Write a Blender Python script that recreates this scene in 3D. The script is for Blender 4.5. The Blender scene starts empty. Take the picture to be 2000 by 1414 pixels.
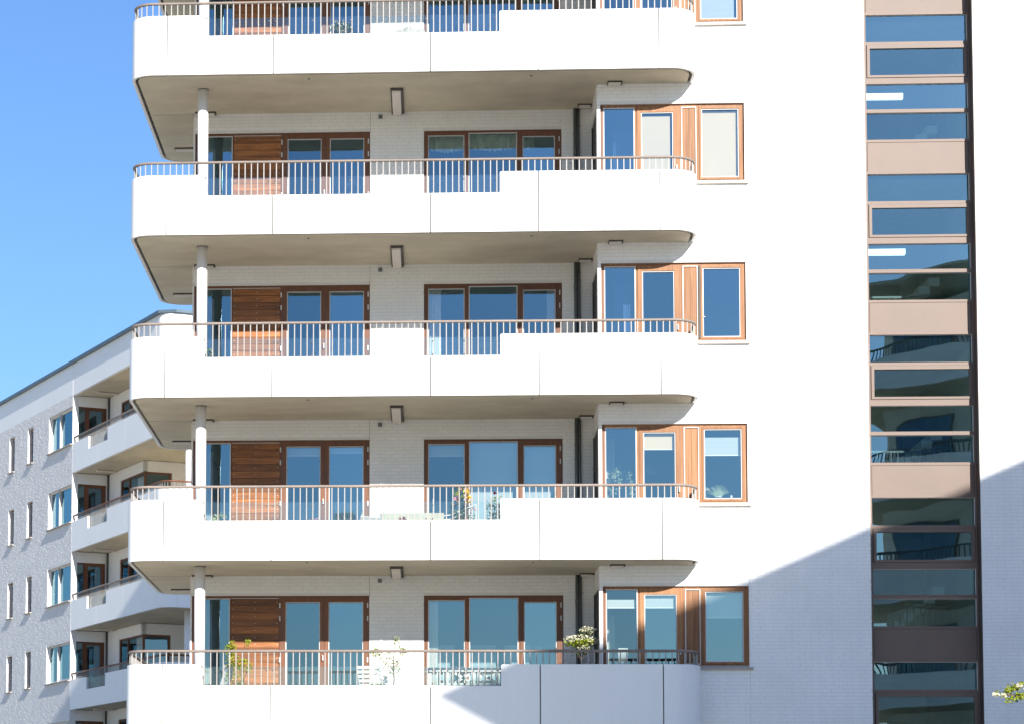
import bpy, math, random
from mathutils import Vector, Matrix
R = random.Random(7)
SC = bpy.context.scene
COL = SC.collection
# ------------------------------------------------------------------ camera
cam_d = bpy.data.cameras.new("camera")
cam = bpy.data.objects.new("camera", cam_d)
COL.objects.link(cam)
SC.camera = cam
PITCH, YAW, ROLL = 0.0774, 0.0612, -0.0045
cp, sp, cy, sy, cr, sr = (math.cos(PITCH), math.sin(PITCH), math.cos(YAW), math.sin(YAW), math.cos(ROLL), math.sin(ROLL))
Rz = Matrix(((cy, -sy, 0), (sy, cy, 0), (0, 0, 1)))
Rx = Matrix(((1, 0, 0), (0, cp, -sp), (0, sp, cp)))
Ry = Matrix(((cr, 0, sr), (0, 1, 0), (-sr, 0, cr)))
RM = Rz @ Rx @ Ry
m = Matrix.Identity(4)
for i in range(3):
    m[i][0] = RM[i][0]; m[i][1] = RM[i][2]; m[i][2] = -RM[i][1]
m[0][3], m[1][3], m[2][3] = 0.1059, -45.0719, 1.6
cam.matrix_world = m
cam_d.sensor_width = 36.0
cam_d.lens = 4900.0 / 2000 * 36
cam_d.shift_x = (1000 - 547.7) / 2000
cam_d.shift_y = (1302.9 - 707) / 2000
cam_d.clip_end = 3000
# ------------------------------------------------------------------ world, sun
SUN = Vector((0.38, -1.0, 0.503)).normalized()      # towards the sun
EL = math.asin(SUN.z)
w = bpy.data.worlds.new("World")
SC.world = w
w.use_nodes = True
nt = w.node_tree
nt.nodes.clear()
sky = nt.nodes.new("ShaderNodeTexSky")
sky.sky_type = 'NISHITA'
sky.sun_disc = False
sky.sun_elevation = EL
sky.sun_rotation = math.atan2(SUN.x, SUN.y)
sky.altitude = 0
sky.air_density = 1.45
sky.dust_density = 0.6
sky.ozone_density = 10.0
bg = nt.nodes.new("ShaderNodeBackground")
bg.inputs["Strength"].default_value = 0.067
wo = nt.nodes.new("ShaderNodeOutputWorld")
hs = nt.nodes.new("ShaderNodeHueSaturation")
hs.inputs["Saturation"].default_value = 0.98
hs.inputs["Hue"].default_value = 0.507
nt.links.new(sky.outputs[0], hs.inputs["Color"])
nt.links.new(hs.outputs[0], bg.inputs[0])
nt.links.new(bg.outputs[0], wo.inputs[0])
sd = bpy.data.lights.new("sun", 'SUN')
sd.energy = 3.7
sd.angle = math.radians(0.55)
sd.color = (1.0, 0.955, 0.88)
so = bpy.data.objects.new("sun", sd)
COL.objects.link(so)
so.rotation_euler = SUN.to_track_quat('Z', 'Y').to_euler()
so.location = SUN * 60
SC.view_settings.view_transform = 'Standard'
SC.view_settings.look = 'None'
SC.view_settings.gamma = 1
SC.view_settings.use_curve_mapping = False
SC.view_settings.exposure = 1.36
SC.cycles.use_denoising = True
SC.cycles.max_bounces = 9
SC.cycles.diffuse_bounces = 5
SC.cycles.glossy_bounces = 4
SC.cycles.transparent_max_bounces = 14
SC.cycles.caustics_reflective = False
SC.cycles.sample_clamp_indirect = 6

# ------------------------------------------------------------------ materials
MATS = {}
GROUPS = {"flower pot": "flower pots on the balconies and sills", "rose bush": "rose bushes on the balcony", "plant": "small potted plants on the balconies", "chair": "chairs on the balconies and indoors"}
def N(t, kind, **k):
    n = t.nodes.new(kind)
    for a, b in k.items():
        setattr(n, a, b)
    return n
def mat(name, col, rough=0.6, var=0.0, scale=3.0, stretch=(1, 1, 1), bump=0.0, bscale=60, metallic=0.0,
        objvar=0.0, spec=0.5, col2=None, detail=5, streak=0.0, fine=0.0):
    """base colour with soft noise variation, optional per-object variation, streaks and bump"""
    M = bpy.data.materials.new(name)
    M.use_nodes = True
    t = M.node_tree
    b = t.nodes["Principled BSDF"]
    b.inputs["Roughness"].default_value = rough
    b.inputs["Metallic"].default_value = metallic
    b.inputs["Specular IOR Level"].default_value = spec
    tc = N(t, "ShaderNodeTexCoord")
    mp = N(t, "ShaderNodeMapping")
    mp.inputs["Scale"].default_value = stretch
    t.links.new(tc.outputs["Object"], mp.inputs[0])
    no = N(t, "ShaderNodeTexNoise")
    no.inputs["Scale"].default_value = scale
    no.inputs["Detail"].default_value = detail
    no.inputs["Roughness"].default_value = 0.6
    t.links.new(mp.outputs[0], no.inputs["Vector"])
    if objvar:
        oi = N(t, "ShaderNodeObjectInfo")
        add = N(t, "ShaderNodeVectorMath", operation='ADD')
        mul = N(t, "ShaderNodeVectorMath", operation='SCALE')
        cx = N(t, "ShaderNodeCombineXYZ")
        for q in range(3):
            t.links.new(oi.outputs["Random"], cx.inputs[q])
        t.links.new(cx.outputs[0], mul.inputs[0]); mul.inputs[3].default_value = 37.0
        t.links.new(mp.outputs[0], add.inputs[0]); t.links.new(mul.outputs[0], add.inputs[1])
        t.links.new(add.outputs[0], no.inputs["Vector"])
    c2 = col2 or tuple(max(0, c * (1 - var)) for c in col)
    c1 = col if col2 else tuple(min(1, c * (1 + var * 0.5)) for c in col)
    ramp = N(t, "ShaderNodeValToRGB")
    ramp.color_ramp.elements[0].position = 0.32
    ramp.color_ramp.elements[1].position = 0.68
    ramp.color_ramp.elements[0].color = (*c2, 1)
    ramp.color_ramp.elements[1].color = (*c1, 1)
    t.links.new(no.outputs[0], ramp.inputs[0])
    out = ramp.outputs[0]
    def mult(a, fac_socket, lo, hi):
        mr = N(t, "ShaderNodeMapRange")
        mr.inputs[3].default_value = lo; mr.inputs[4].default_value = hi
        t.links.new(fac_socket, mr.inputs[0])
        vm = N(t, "ShaderNodeVectorMath", operation='SCALE')
        t.links.new(a, vm.inputs[0]); t.links.new(mr.outputs[0], vm.inputs[3])
        return vm.outputs[0]
    if objvar:
        out = mult(out, oi.outputs["Random"], 1 - objvar, 1 + objvar)
    if streak:
        m2 = N(t, "ShaderNodeMapping"); m2.inputs["Scale"].default_value = (6, 6, 0.25)
        t.links.new(tc.outputs["Object"], m2.inputs[0])
        n2 = N(t, "ShaderNodeTexNoise"); n2.inputs["Scale"].default_value = 1.6; n2.inputs["Detail"].default_value = 6
        t.links.new(m2.outputs[0], n2.inputs["Vector"])
        out = mult(out, n2.outputs[0], 1 - streak, 1 + streak * .5)
    if fine:
        n3 = N(t, "ShaderNodeTexNoise"); n3.inputs["Scale"].default_value = bscale * .6; n3.inputs["Detail"].default_value = 3
        t.links.new(mp.outputs[0], n3.inputs["Vector"])
        out = mult(out, n3.outputs[0], 1 - fine, 1 + fine)
    t.links.new(out, b.inputs["Base Color"])
    if bump:
        nb = N(t, "ShaderNodeTexNoise"); nb.inputs["Scale"].default_value = bscale; nb.inputs["Detail"].default_value = 4
        t.links.new(mp.outputs[0], nb.inputs["Vector"])
        bp = N(t, "ShaderNodeBump"); bp.inputs["Strength"].default_value = bump; bp.inputs["Distance"].default_value = 0.01
        t.links.new(nb.outputs[0], bp.inputs["Height"]); t.links.new(bp.outputs[0], b.inputs["Normal"])
    MATS[name] = M
    return M
def glass_mat(name, tint=(0.86, 0.92, 0.92), refl=(0.46, 0.79, 1.0), ior=2.85, wav=0.0):
    M = bpy.data.materials.new(name)
    M.use_nodes = True
    t = M.node_tree
    t.nodes.clear()
    o = N(t, "ShaderNodeOutputMaterial")
    tr = N(t, "ShaderNodeBsdfTransparent"); tr.inputs[0].default_value = (*tint, 1)
    gl = N(t, "ShaderNodeBsdfGlossy"); gl.inputs["Color"].default_value = (*refl, 1); gl.inputs["Roughness"].default_value = 0.0
    # two-sided Schlick Fresnel, so that daylight passes the pane the same way in and out
    f0 = ((ior - 1) / (ior + 1)) ** 2
    ge = N(t, "ShaderNodeNewGeometry")
    dt = N(t, "ShaderNodeVectorMath", operation='DOT_PRODUCT')
    t.links.new(ge.outputs["Incoming"], dt.inputs[0]); t.links.new(ge.outputs["Normal"], dt.inputs[1])
    ab = N(t, "ShaderNodeMath", operation='ABSOLUTE'); t.links.new(dt.outputs["Value"], ab.inputs[0])
    om = N(t, "ShaderNodeMath", operation='SUBTRACT'); om.inputs[0].default_value = 1.0; t.links.new(ab.outputs[0], om.inputs[1])
    pw = N(t, "ShaderNodeMath", operation='POWER'); t.links.new(om.outputs[0], pw.inputs[0]); pw.inputs[1].default_value = 5.0
    fr = N(t, "ShaderNodeMath", operation='MULTIPLY_ADD'); t.links.new(pw.outputs[0], fr.inputs[0])
    oi = N(t, "ShaderNodeObjectInfo")
    mr = N(t, "ShaderNodeMapRange"); mr.inputs[3].default_value = f0 * 0.82; mr.inputs[4].default_value = f0 * 1.2
    t.links.new(oi.outputs["Random"], mr.inputs[0])
    fr.inputs[1].default_value = 1 - f0; t.links.new(mr.outputs[0], fr.inputs[2])
    mx = N(t, "ShaderNodeMixShader")
    t.links.new(fr.outputs[0], mx.inputs[0]); t.links.new(tr.outputs[0], mx.inputs[1]); t.links.new(gl.outputs[0], mx.inputs[2])
    t.links.new(mx.outputs[0], o.inputs[0])
    if wav:
        tc = N(t, "ShaderNodeTexCoord")
        nb = N(t, "ShaderNodeTexNoise"); nb.inputs["Scale"].default_value = 0.9; nb.inputs["Detail"].default_value = 1
        t.links.new(tc.outputs["Object"], nb.inputs["Vector"])
        bp = N(t, "ShaderNodeBump"); bp.inputs["Strength"].default_value = 1.0; bp.inputs["Distance"].default_value = wav
        t.links.new(nb.outputs[0], bp.inputs["Height"]); t.links.new(bp.outputs[0], gl.inputs["Normal"])
    MATS[name] = M
    return M
def emis(name, col, s):
    M = bpy.data.materials.new(name); M.use_nodes = True
    b = M.node_tree.nodes["Principled BSDF"]
    b.inputs["Base Color"].default_value = (*col, 1)
    b.inputs["Emission Color"].default_value = (*col, 1)
    b.inputs["Emission Strength"].default_value = s
    MATS[name] = M
    return M
mat("white_brick", (0.89, 0.875, 0.85), 0.75, var=0.05, scale=1.2, bump=0.35, bscale=45, objvar=0.015, streak=0.05, fine=0.03)
mat("far_brick", (0.70, 0.695, 0.69), 0.8, var=0.06, scale=1.5, bump=0.10, bscale=30, streak=0.08)
mat("pale_board", (0.34, 0.42, 0.44), 0.8, var=0.3, scale=3)
mat("stair_white", (0.62, 0.62, 0.58), 0.8)
mat("mortar", (0.76, 0.745, 0.72), 0.85, var=0.05)
mat("white_panel", (0.85, 0.84, 0.82), 0.5, var=0.025, scale=0.7, streak=0.03)
mat("joint_dark", (0.10, 0.095, 0.09), 0.9)
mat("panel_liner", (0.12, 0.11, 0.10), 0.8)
mat("concrete", (0.60, 0.535, 0.41), 0.85, var=0.15, scale=1.1, bump=0.25, bscale=30, detail=8, fine=0.06, stretch=(1, 1.6, 1))
mat("bounce_floor", (0.62, 0.59, 0.54), 0.9, var=0.1)
mat("column_paint", (0.78, 0.76, 0.75), 0.5, var=0.02)
mat("dark_wood", (0.15, 0.053, 0.020), 0.5, var=0.3, scale=3, stretch=(9, 9, .5), objvar=0.12, fine=0.12)
mat("board_wood", (0.33, 0.118, 0.026), 0.55, col2=(0.15, 0.050, 0.013), scale=2.2, stretch=(.8, 8, 12), objvar=0.45, fine=0.12)
mat("bay_wood", (0.33, 0.155, 0.062), 0.6, col2=(0.20, 0.076, 0.024), scale=2.6, stretch=(9, 9, .45), objvar=0.15, fine=0.1)
mat("bead_metal", (0.62, 0.60, 0.58), 0.4, var=0.03)
mat("bronze_metal", (0.155, 0.108, 0.084), 0.55, var=0.07, scale=1.5, objvar=0.03)
mat("bronze_dark", (0.06, 0.042, 0.036), 0.6, var=0.1)
mat("rail_wood", (0.235, 0.19, 0.162), 0.6, var=0.25, scale=2.0, stretch=(.6, 4, 4), objvar=0.1)
mat("baluster_metal", (0.29, 0.275, 0.26), 0.45, var=0.04)
mat("clip_metal", (0.08, 0.08, 0.085), 0.4, metallic=0.5)
mat("grey_metal", (0.15, 0.165, 0.17), 0.4, var=0.1, metallic=0.3)
mat("lamp_white", (0.75, 0.68, 0.62), 0.4, var=0.03)
mat("lamp_case", (0.07, 0.06, 0.055), 0.6)
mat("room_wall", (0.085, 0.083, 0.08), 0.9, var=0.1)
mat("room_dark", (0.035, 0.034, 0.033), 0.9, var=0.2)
mat("stair_wall", (0.22, 0.27, 0.25), 0.9, var=0.1)
mat("curtain", (0.74, 0.72, 0.68), 0.9, var=0.12, scale=6, stretch=(6, 1, .1))
mat("curtain_lace", (0.42, 0.46, 0.36), 0.9, var=0.25, scale=9)
mat("curtain_blue", (0.10, 0.16, 0.33), 0.9, var=0.2, scale=6, stretch=(6, 1, .1))
mat("blind_cream", (0.60, 0.46, 0.30), 0.9, var=0.03, scale=2)
mat("blind_white", (0.40, 0.42, 0.40), 0.9, var=0.04, scale=2, stretch=(.1, 1, 14))
mat("sill_stone", (0.42, 0.37, 0.33), 0.7, var=0.1)
mat("roof_metal", (0.10, 0.14, 0.17), 0.4, var=0.1, metallic=0.4)
mat("ground_paving", (0.57, 0.54, 0.47), 0.9, col2=(0.42, 0.40, 0.31), scale=0.06, fine=0.1)
mat("grass_green", (0.07, 0.10, 0.03), 0.9, var=0.3, scale=0.4)
mat("leaf_green", (0.05, 0.10, 0.03), 0.55, var=0.5, scale=9, spec=0.3)
mat("leaf_dark", (0.03, 0.07, 0.04), 0.5, var=0.5, scale=9, spec=0.4)
mat("leaf_lime", (0.22, 0.27, 0.015), 0.55, var=0.5, scale=12, spec=0.3)
mat("leaf_pale", (0.26, 0.30, 0.16), 0.6, var=0.4, scale=12)
mat("petal_white", (0.52, 0.50, 0.36), 0.6, var=0.1, scale=9)
mat("petal_pink", (0.62, 0.32, 0.42), 0.6, var=0.4, scale=20)
mat("petal_red", (0.50, 0.06, 0.05), 0.6, var=0.5, scale=20)
mat("petal_dark", (0.13, 0.02, 0.03), 0.6, var=0.3)
mat("petal_yellow", (0.70, 0.42, 0.05), 0.6, var=0.5, scale=20)
mat("bark", (0.14, 0.10, 0.07), 0.9, var=0.3, scale=8)
mat("pot_red", (0.30, 0.035, 0.05), 0.5, var=0.2)
mat("pot_dark", (0.05, 0.055, 0.06), 0.6, var=0.2)
mat("pot_clay", (0.36, 0.22, 0.17), 0.8, var=0.2)
mat("pot_white", (0.72, 0.71, 0.68), 0.5, var=0.05)
mat("furniture_white", (0.52, 0.51, 0.49), 0.45, var=0.03)
mat("cushion", (0.36, 0.34, 0.28), 0.95, var=0.1, scale=4, bump=0.3, bscale=20)
mat("fabric_grey", (0.14, 0.15, 0.17), 0.9, var=0.1)
mat("fabric_teal", (0.10, 0.26, 0.34), 0.9, var=0.1)
mat("cover_cloth", (0.36, 0.34, 0.30), 0.9, var=0.08, scale=3)
mat("opp_wall", (0.78, 0.77, 0.75), 0.8, var=0.05)
mat("opp_dark", (0.12, 0.11, 0.10), 0.6, var=0.2)
mat("tyre", (0.02, 0.02, 0.02), 0.7)
emis("tube_light", (0.95, 0.95, 0.90), 0.7)
glass_mat("glass", wav=0.0022)
glass_mat("glass_strip", tint=(0.62, 0.82, 0.82), refl=(0.52, 0.84, 1.0), wav=0.004, ior=2.8)
glass_mat("glass_screen", tint=(0.90, 0.95, 0.95), refl=(0.9, 0.97, 1.0), ior=1.7)

# ------------------------------------------------------------------ mesh helpers
IDT = lambda x, y, z: (x, y, z)
class MB:
    def __init__(s, T=IDT):
        s.v = []; s.f = []; s.m = []; s.mats = []; s.T = T; s.cur = 0; s.sm = []; s.smooth = False
    def use(s, name):
        if name not in s.mats: s.mats.append(name)
        s.cur = s.mats.index(name)
        return s
    def add(s, vs, fs):
        o = len(s.v)
        s.v += [s.T(*p) for p in vs]
        for f in fs:
            s.f.append(tuple(i + o for i in f)); s.m.append(s.cur); s.sm.append(s.smooth)
        return s
    def box(s, x0, x1, y0, y1, z0, z1):
        if x1 < x0: x0, x1 = x1, x0
        if y1 < y0: y0, y1 = y1, y0
        if z1 < z0: z0, z1 = z1, z0
        return s.add([(x0, y0, z0), (x1, y0, z0), (x1, y1, z0), (x0, y1, z0), (x0, y0, z1), (x1, y0, z1), (x1, y1, z1), (x0, y1, z1)],
                     [(0, 3, 2, 1), (4, 5, 6, 7), (0, 1, 5, 4), (1, 2, 6, 5), (2, 3, 7, 6), (3, 0, 4, 7)])
    def prism(s, poly, z0, z1):
        n = len(poly)
        vs = [(x, y, z0) for x, y in poly] + [(x, y, z1) for x, y in poly]
        fs = [tuple(range(n - 1, -1, -1)), tuple(range(n, 2 * n))] + [(i, (i + 1) % n, n + (i + 1) % n, n + i) for i in range(n)]
        return s.add(vs, fs)
    def ribbon(s, pts, inner, zf):
        """wall between two plan paths (same count); zf(i)->(z0,z1)"""
        n = len(pts); vs = []
        for i in range(n):
            a, b = zf(i)
            vs += [(*pts[i], a), (*pts[i], b), (*inner[i], b), (*inner[i], a)]
        fs = []
        for i in range(n - 1):
            o = 4 * i; p = o + 4
            fs += [(o, p, p + 1, o + 1), (o + 1, p + 1, p + 2, o + 2), (o + 2, p + 2, p + 3, o + 3), (o + 3, p + 3, p, o)]
        fs += [(0, 1, 2, 3), (4 * n - 1, 4 * n - 2, 4 * n - 3, 4 * n - 4)]
        return s.add(vs, fs)
    def tube(s, pts, r, n=8, r1=None, squash=1.0):
        P = [Vector(p) for p in pts]; k = len(P); vs = []; r1 = r if r1 is None else r1
        for i, p in enumerate(P):
            d = (P[min(i + 1, k - 1)] - P[max(i - 1, 0)])
            if d.length < 1e-9: d = Vector((0, 0, 1))
            d.normalize()
            up = Vector((0, 0, 1)) if abs(d.z) < 0.9 else Vector((1, 0, 0))
            a = d.cross(up).normalized(); b = a.cross(d).normalized()
            rr = r + (r1 - r) * i / max(1, k - 1)
            for j in range(n):
                t = 2 * math.pi * (j + .5) / n
                vs.append(tuple(p + a * (math.cos(t) * rr) + b * (math.sin(t) * rr * squash)))
        fs = [tuple(range(n - 1, -1, -1)), tuple(range((k - 1) * n, k * n))]
        for i in range(k - 1):
            for j in range(n):
                fs.append((i * n + j, i * n + (j + 1) % n, (i + 1) * n + (j + 1) % n, (i + 1) * n + j))
        return s.add(vs, fs)
    def lathe(s, x, y, prof, n=14):
        vs = []; k = len(prof)
        for r, z in prof:
            for j in range(n):
                t = 2 * math.pi * j / n
                vs.append((x + r * math.cos(t), y + r * math.sin(t), z))
        fs = [tuple(range(n - 1, -1, -1)), tuple(range((k - 1) * n, k * n))]
        for i in range(k - 1):
            for j in range(n):
                fs.append((i * n + j, i * n + (j + 1) % n, (i + 1) * n + (j + 1) % n, (i + 1) * n + j))
        return s.add(vs, fs)
    def mesh(s, name):
        me = bpy.data.meshes.new(name)
        me.from_pydata(s.v, [], s.f)
        for q in s.mats: me.materials.append(MATS[q])
        me.polygons.foreach_set("material_index", s.m)
        me.polygons.foreach_set("use_smooth", s.sm)
        me.update()
        return me
    def build(s, name, parent=None, kind=None, **props):
        o = bpy.data.objects.new(name, s.mesh(name)); COL.objects.link(o)
        if parent: o.parent = parent
        if kind: o["kind"] = kind
        for a, b in props.items(): o[a] = b
        return o
def mb(m, T=IDT):
    return MB(T).use(m)
def thing(name, label, cat, loc=(0, 0, 0), rz=0.0, group=None):
    o = bpy.data.objects.new(name, None); COL.objects.link(o)
    o.location = loc; o.rotation_euler = (0, 0, rz)
    o["label"] = label; o["category"] = cat
    group = group or GROUPS.get(cat)
    if group: o["group"] = group
    o.empty_display_size = 0.3
    return o
def spans(a, b, holes):
    """the interval a..b minus holes"""
    out = [(a, b)]
    for h0, h1 in holes:
        nx = []
        for p, q in out:
            if h1 <= p or h0 >= q: nx.append((p, q)); continue
            if h0 > p: nx.append((p, h0))
            if h1 < q: nx.append((h1, q))
        out = nx
    return out
def cells(x0, x1, z0, z1, holes):
    """rectangle minus rectangular holes -> rectangles"""
    zs = sorted({z0, z1, *[min(max(h[2], z0), z1) for h in holes], *[min(max(h[3], z0), z1) for h in holes]})
    out = []
    for a, b in zip(zs[:-1], zs[1:]):
        mid = (a + b) / 2
        for p, q in spans(x0, x1, [(h[0], h[1]) for h in holes if h[2] < mid < h[3]]):
            out.append((p, q, a, b))
    return out
CH = 0.0667; BL = 0.24; J = 0.009
def brick_cells(x0, x1, z0, z1, holes, zb=0.0, xb=0.0, bl=BL, ch=CH):
    i0 = math.floor((z0 - zb) / ch); i1 = math.ceil((z1 - zb) / ch)
    for i in range(i0, i1):
        a = max(z0, zb + i * ch + J / 2); b = min(z1, zb + (i + 1) * ch - J / 2)
        if b - a < 0.015: continue
        hz = [(h[0], h[1]) for h in holes if h[2] < b - .002 and h[3] > a + .002]
        off = xb + (i % 2) * bl / 2 + ((i * 7) % 5) * 0.012
        for p, q in spans(x0, x1, hz):
            k0 = math.floor((p - off) / bl); k1 = math.ceil((q - off) / bl)
            for k in range(k0, k1):
                c = max(p, off + k * bl + (J / 2)); d = min(q, off + (k + 1) * bl - J / 2)
                if d - c > 0.02: yield (c, d, a, b)
def brick_face(B, c, d, a, b, y, out, depth=0.012, tilt=0.0):
    """one proud brick on a plane facing -y; 'out' is how far its face stands proud of y"""
    t1, t2 = R.uniform(-tilt, tilt), R.uniform(-tilt, tilt)
    f = y - out
    B.add([(c, f + t1, a), (d, f + t2, a), (d, f - t1, b), (c, f - t2, b), (c, y + depth, a), (d, y + depth, a), (d, y + depth, b), (c, y + depth, b)],
          [(0, 1, 2, 3), (0, 4, 5, 1), (1, 5, 6, 2), (2, 6, 7, 3), (3, 7, 4, 0)])
unit_brick = None
brick_n = 0
def brick_wall(parent, x0, x1, z0, z1, holes, y, T=IDT, single=None, zb=0.0, rnd=0.0012, tilt=0.0006, thick=0.20, nm="wall", brick_mat="white_brick"):
    """a part 'wall' (backing) with bricks; single(c,d,a,b)->True for a brick of its own"""
    global unit_brick, brick_n
    wl = mb("mortar", T)
    for c in cells(x0, x1, z0, z1, holes):
        wl.box(c[0], c[1], y + 0.002, y + thick, c[2], c[3])
    wo_ = wl.build(nm, parent)
    B = mb(brick_mat, T)
    for c, d, a, b in brick_cells(x0, x1, z0, z1, holes, zb=zb):
        o_ = 0.004 + R.uniform(-rnd, rnd)
        if single and brick_n < 300 and d - c > 0.2 and b - a > 0.05 and single(c, d, a, b):
            if unit_brick is None:
                ub = mb("white_brick")
                L = BL - J; H = CH - J; e = 0.002
                ub.add([(0, 0, 0), (L, 0, 0), (L, 0, H), (0, 0, H), (-0, .016, -0), (L, .016, 0), (L, .016, H), (0, .016, H)],
                       [(0, 1, 2, 3), (0, 4, 5, 1), (1, 5, 6, 2), (2, 6, 7, 3), (3, 7, 4, 0), (4, 7, 6, 5)])
                unit_brick = ub.mesh("brick")
            if abs((d - c) - (BL - J)) < 0.002 and abs((b - a) - (CH - J)) < 0.002:
                o = bpy.data.objects.new("brick", unit_brick); COL.objects.link(o)
                o.parent = wo_; o.location = T(c, y - o_, a)
                brick_n += 1
                continue
        brick_face(B, c, d, a, b, y, o_, tilt=tilt)
    B.build("brick_courses", wo_, kind="stuff")
    return wo_

def window(parent, T, x0, x1, z0, z1, y, panes, frame="dark_wood", depth=0.08, name="window", glass="glass", bead=True,
           leafs=(), extra_holes=(), label=None, boards=None):
    """frame part with pane and bead sub-parts. panes: (x0,x1,z0,z1); leafs: rects standing 12 mm proud"""
    F = mb(frame, T)
    holes = [tuple(p[:4]) for p in panes] + list(extra_holes)
    for c in cells(x0, x1, z0, z1, holes):
        F.box(c[0], c[1], y, y + depth, c[2], c[3])
    fo = F.build(name, parent)
    if label: fo["label"] = label
    for (a, b, c, d) in leafs:
        L = mb(frame, T)
        hs = [p for p in panes if p[0] >= a - .01 and p[1] <= b + .01]
        for q in cells(a, b, c, d, [tuple(h[:4]) for h in hs]):
            L.box(q[0], q[1], y - 0.014, y - 0.001, q[2], q[3])
        L.build("sash", fo)
    for p in panes:
        a, b, c, d = p[:4]
        G = mb(glass, T)
        G.add([(a, y + 0.035, c), (b, y + 0.035, c), (b, y + 0.035, d), (a, y + 0.035, d)], [(0, 1, 2, 3)])
        G.build("pane", fo)
        if bead:
            k = 0.017
            E = mb("bead_metal", T)
            for q in cells(a, b, c, d, [(a + k, b - k, c + k, d - k)]):
                E.box(q[0], q[1], y + 0.004, y + 0.030, q[2], q[3])
            E.build("glazing_bead", fo)
    return fo

# ================================================================== ground
g = mb("ground_paving")
n = 40
S = 900.0
vs = []; fs = []
for i in range(n + 1):
    for j in range(n + 1):
        vs.append((-S + 2 * S * i / n, -S + 2 * S * j / n, 0.0))
for i in range(n):
    for j in range(n):
        a = i * (n + 1) + j
        fs.append((a, a + n + 1, a + n + 2, a + 1))
g.add(vs, fs)
g.build("ground", kind="structure")

# ================================================================== main tower
Z0 = 16.0506; D = 2.4865; BY = 0.9455
WL = -4.543; BAYX = 3.139; RX = 14.5; ROOF = 25.85
tower = thing("apartment_tower", "large white brick apartment tower with rounded wraparound balconies and wood framed windows, filling the picture", "building", (0, 0, 0))

def arc(cx, cy, r, a0, a1, n=10):
    return [(cx + r * math.cos(math.radians(a0 + (a1 - a0) * i / n)), cy + r * math.sin(math.radians(a0 + (a1 - a0) * i / n))) for i in range(n + 1)]
def outline(inset):
    """plan path of the balcony edge, from the back left round the front to the right wall"""
    i = inset
    p = [(-4.30, 5.83 - i)]
    p += arc(-5.0, 5.33, 0.50 - i, 90, 180)
    p += arc(-5.07, 0.42, 0.42 - i if i < .3 else .1, 180, 270)
    p += arc(4.41, 0.50, 0.50 - i, 270, 360, 12)
    p += [(4.91 - i, BY + 0.0012)]
    return p
def path_len(p):
    L = [0]
    for a, b in zip(p[:-1], p[1:]): L.append(L[-1] + math.dist(a, b))
    return L
def at(p, L, s):
    for i in range(len(L) - 1):
        if s <= L[i + 1] or i == len(L) - 2:
            t = (s - L[i]) / max(1e-9, L[i + 1] - L[i])
            return (p[i][0] + (p[i + 1][0] - p[i][0]) * t, p[i][1] + (p[i + 1][1] - p[i][1]) * t)
NX0, NX1 = -4.075, 1.314
def cut_path(outer, inner, x0, x1, front=True):
    pass
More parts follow.
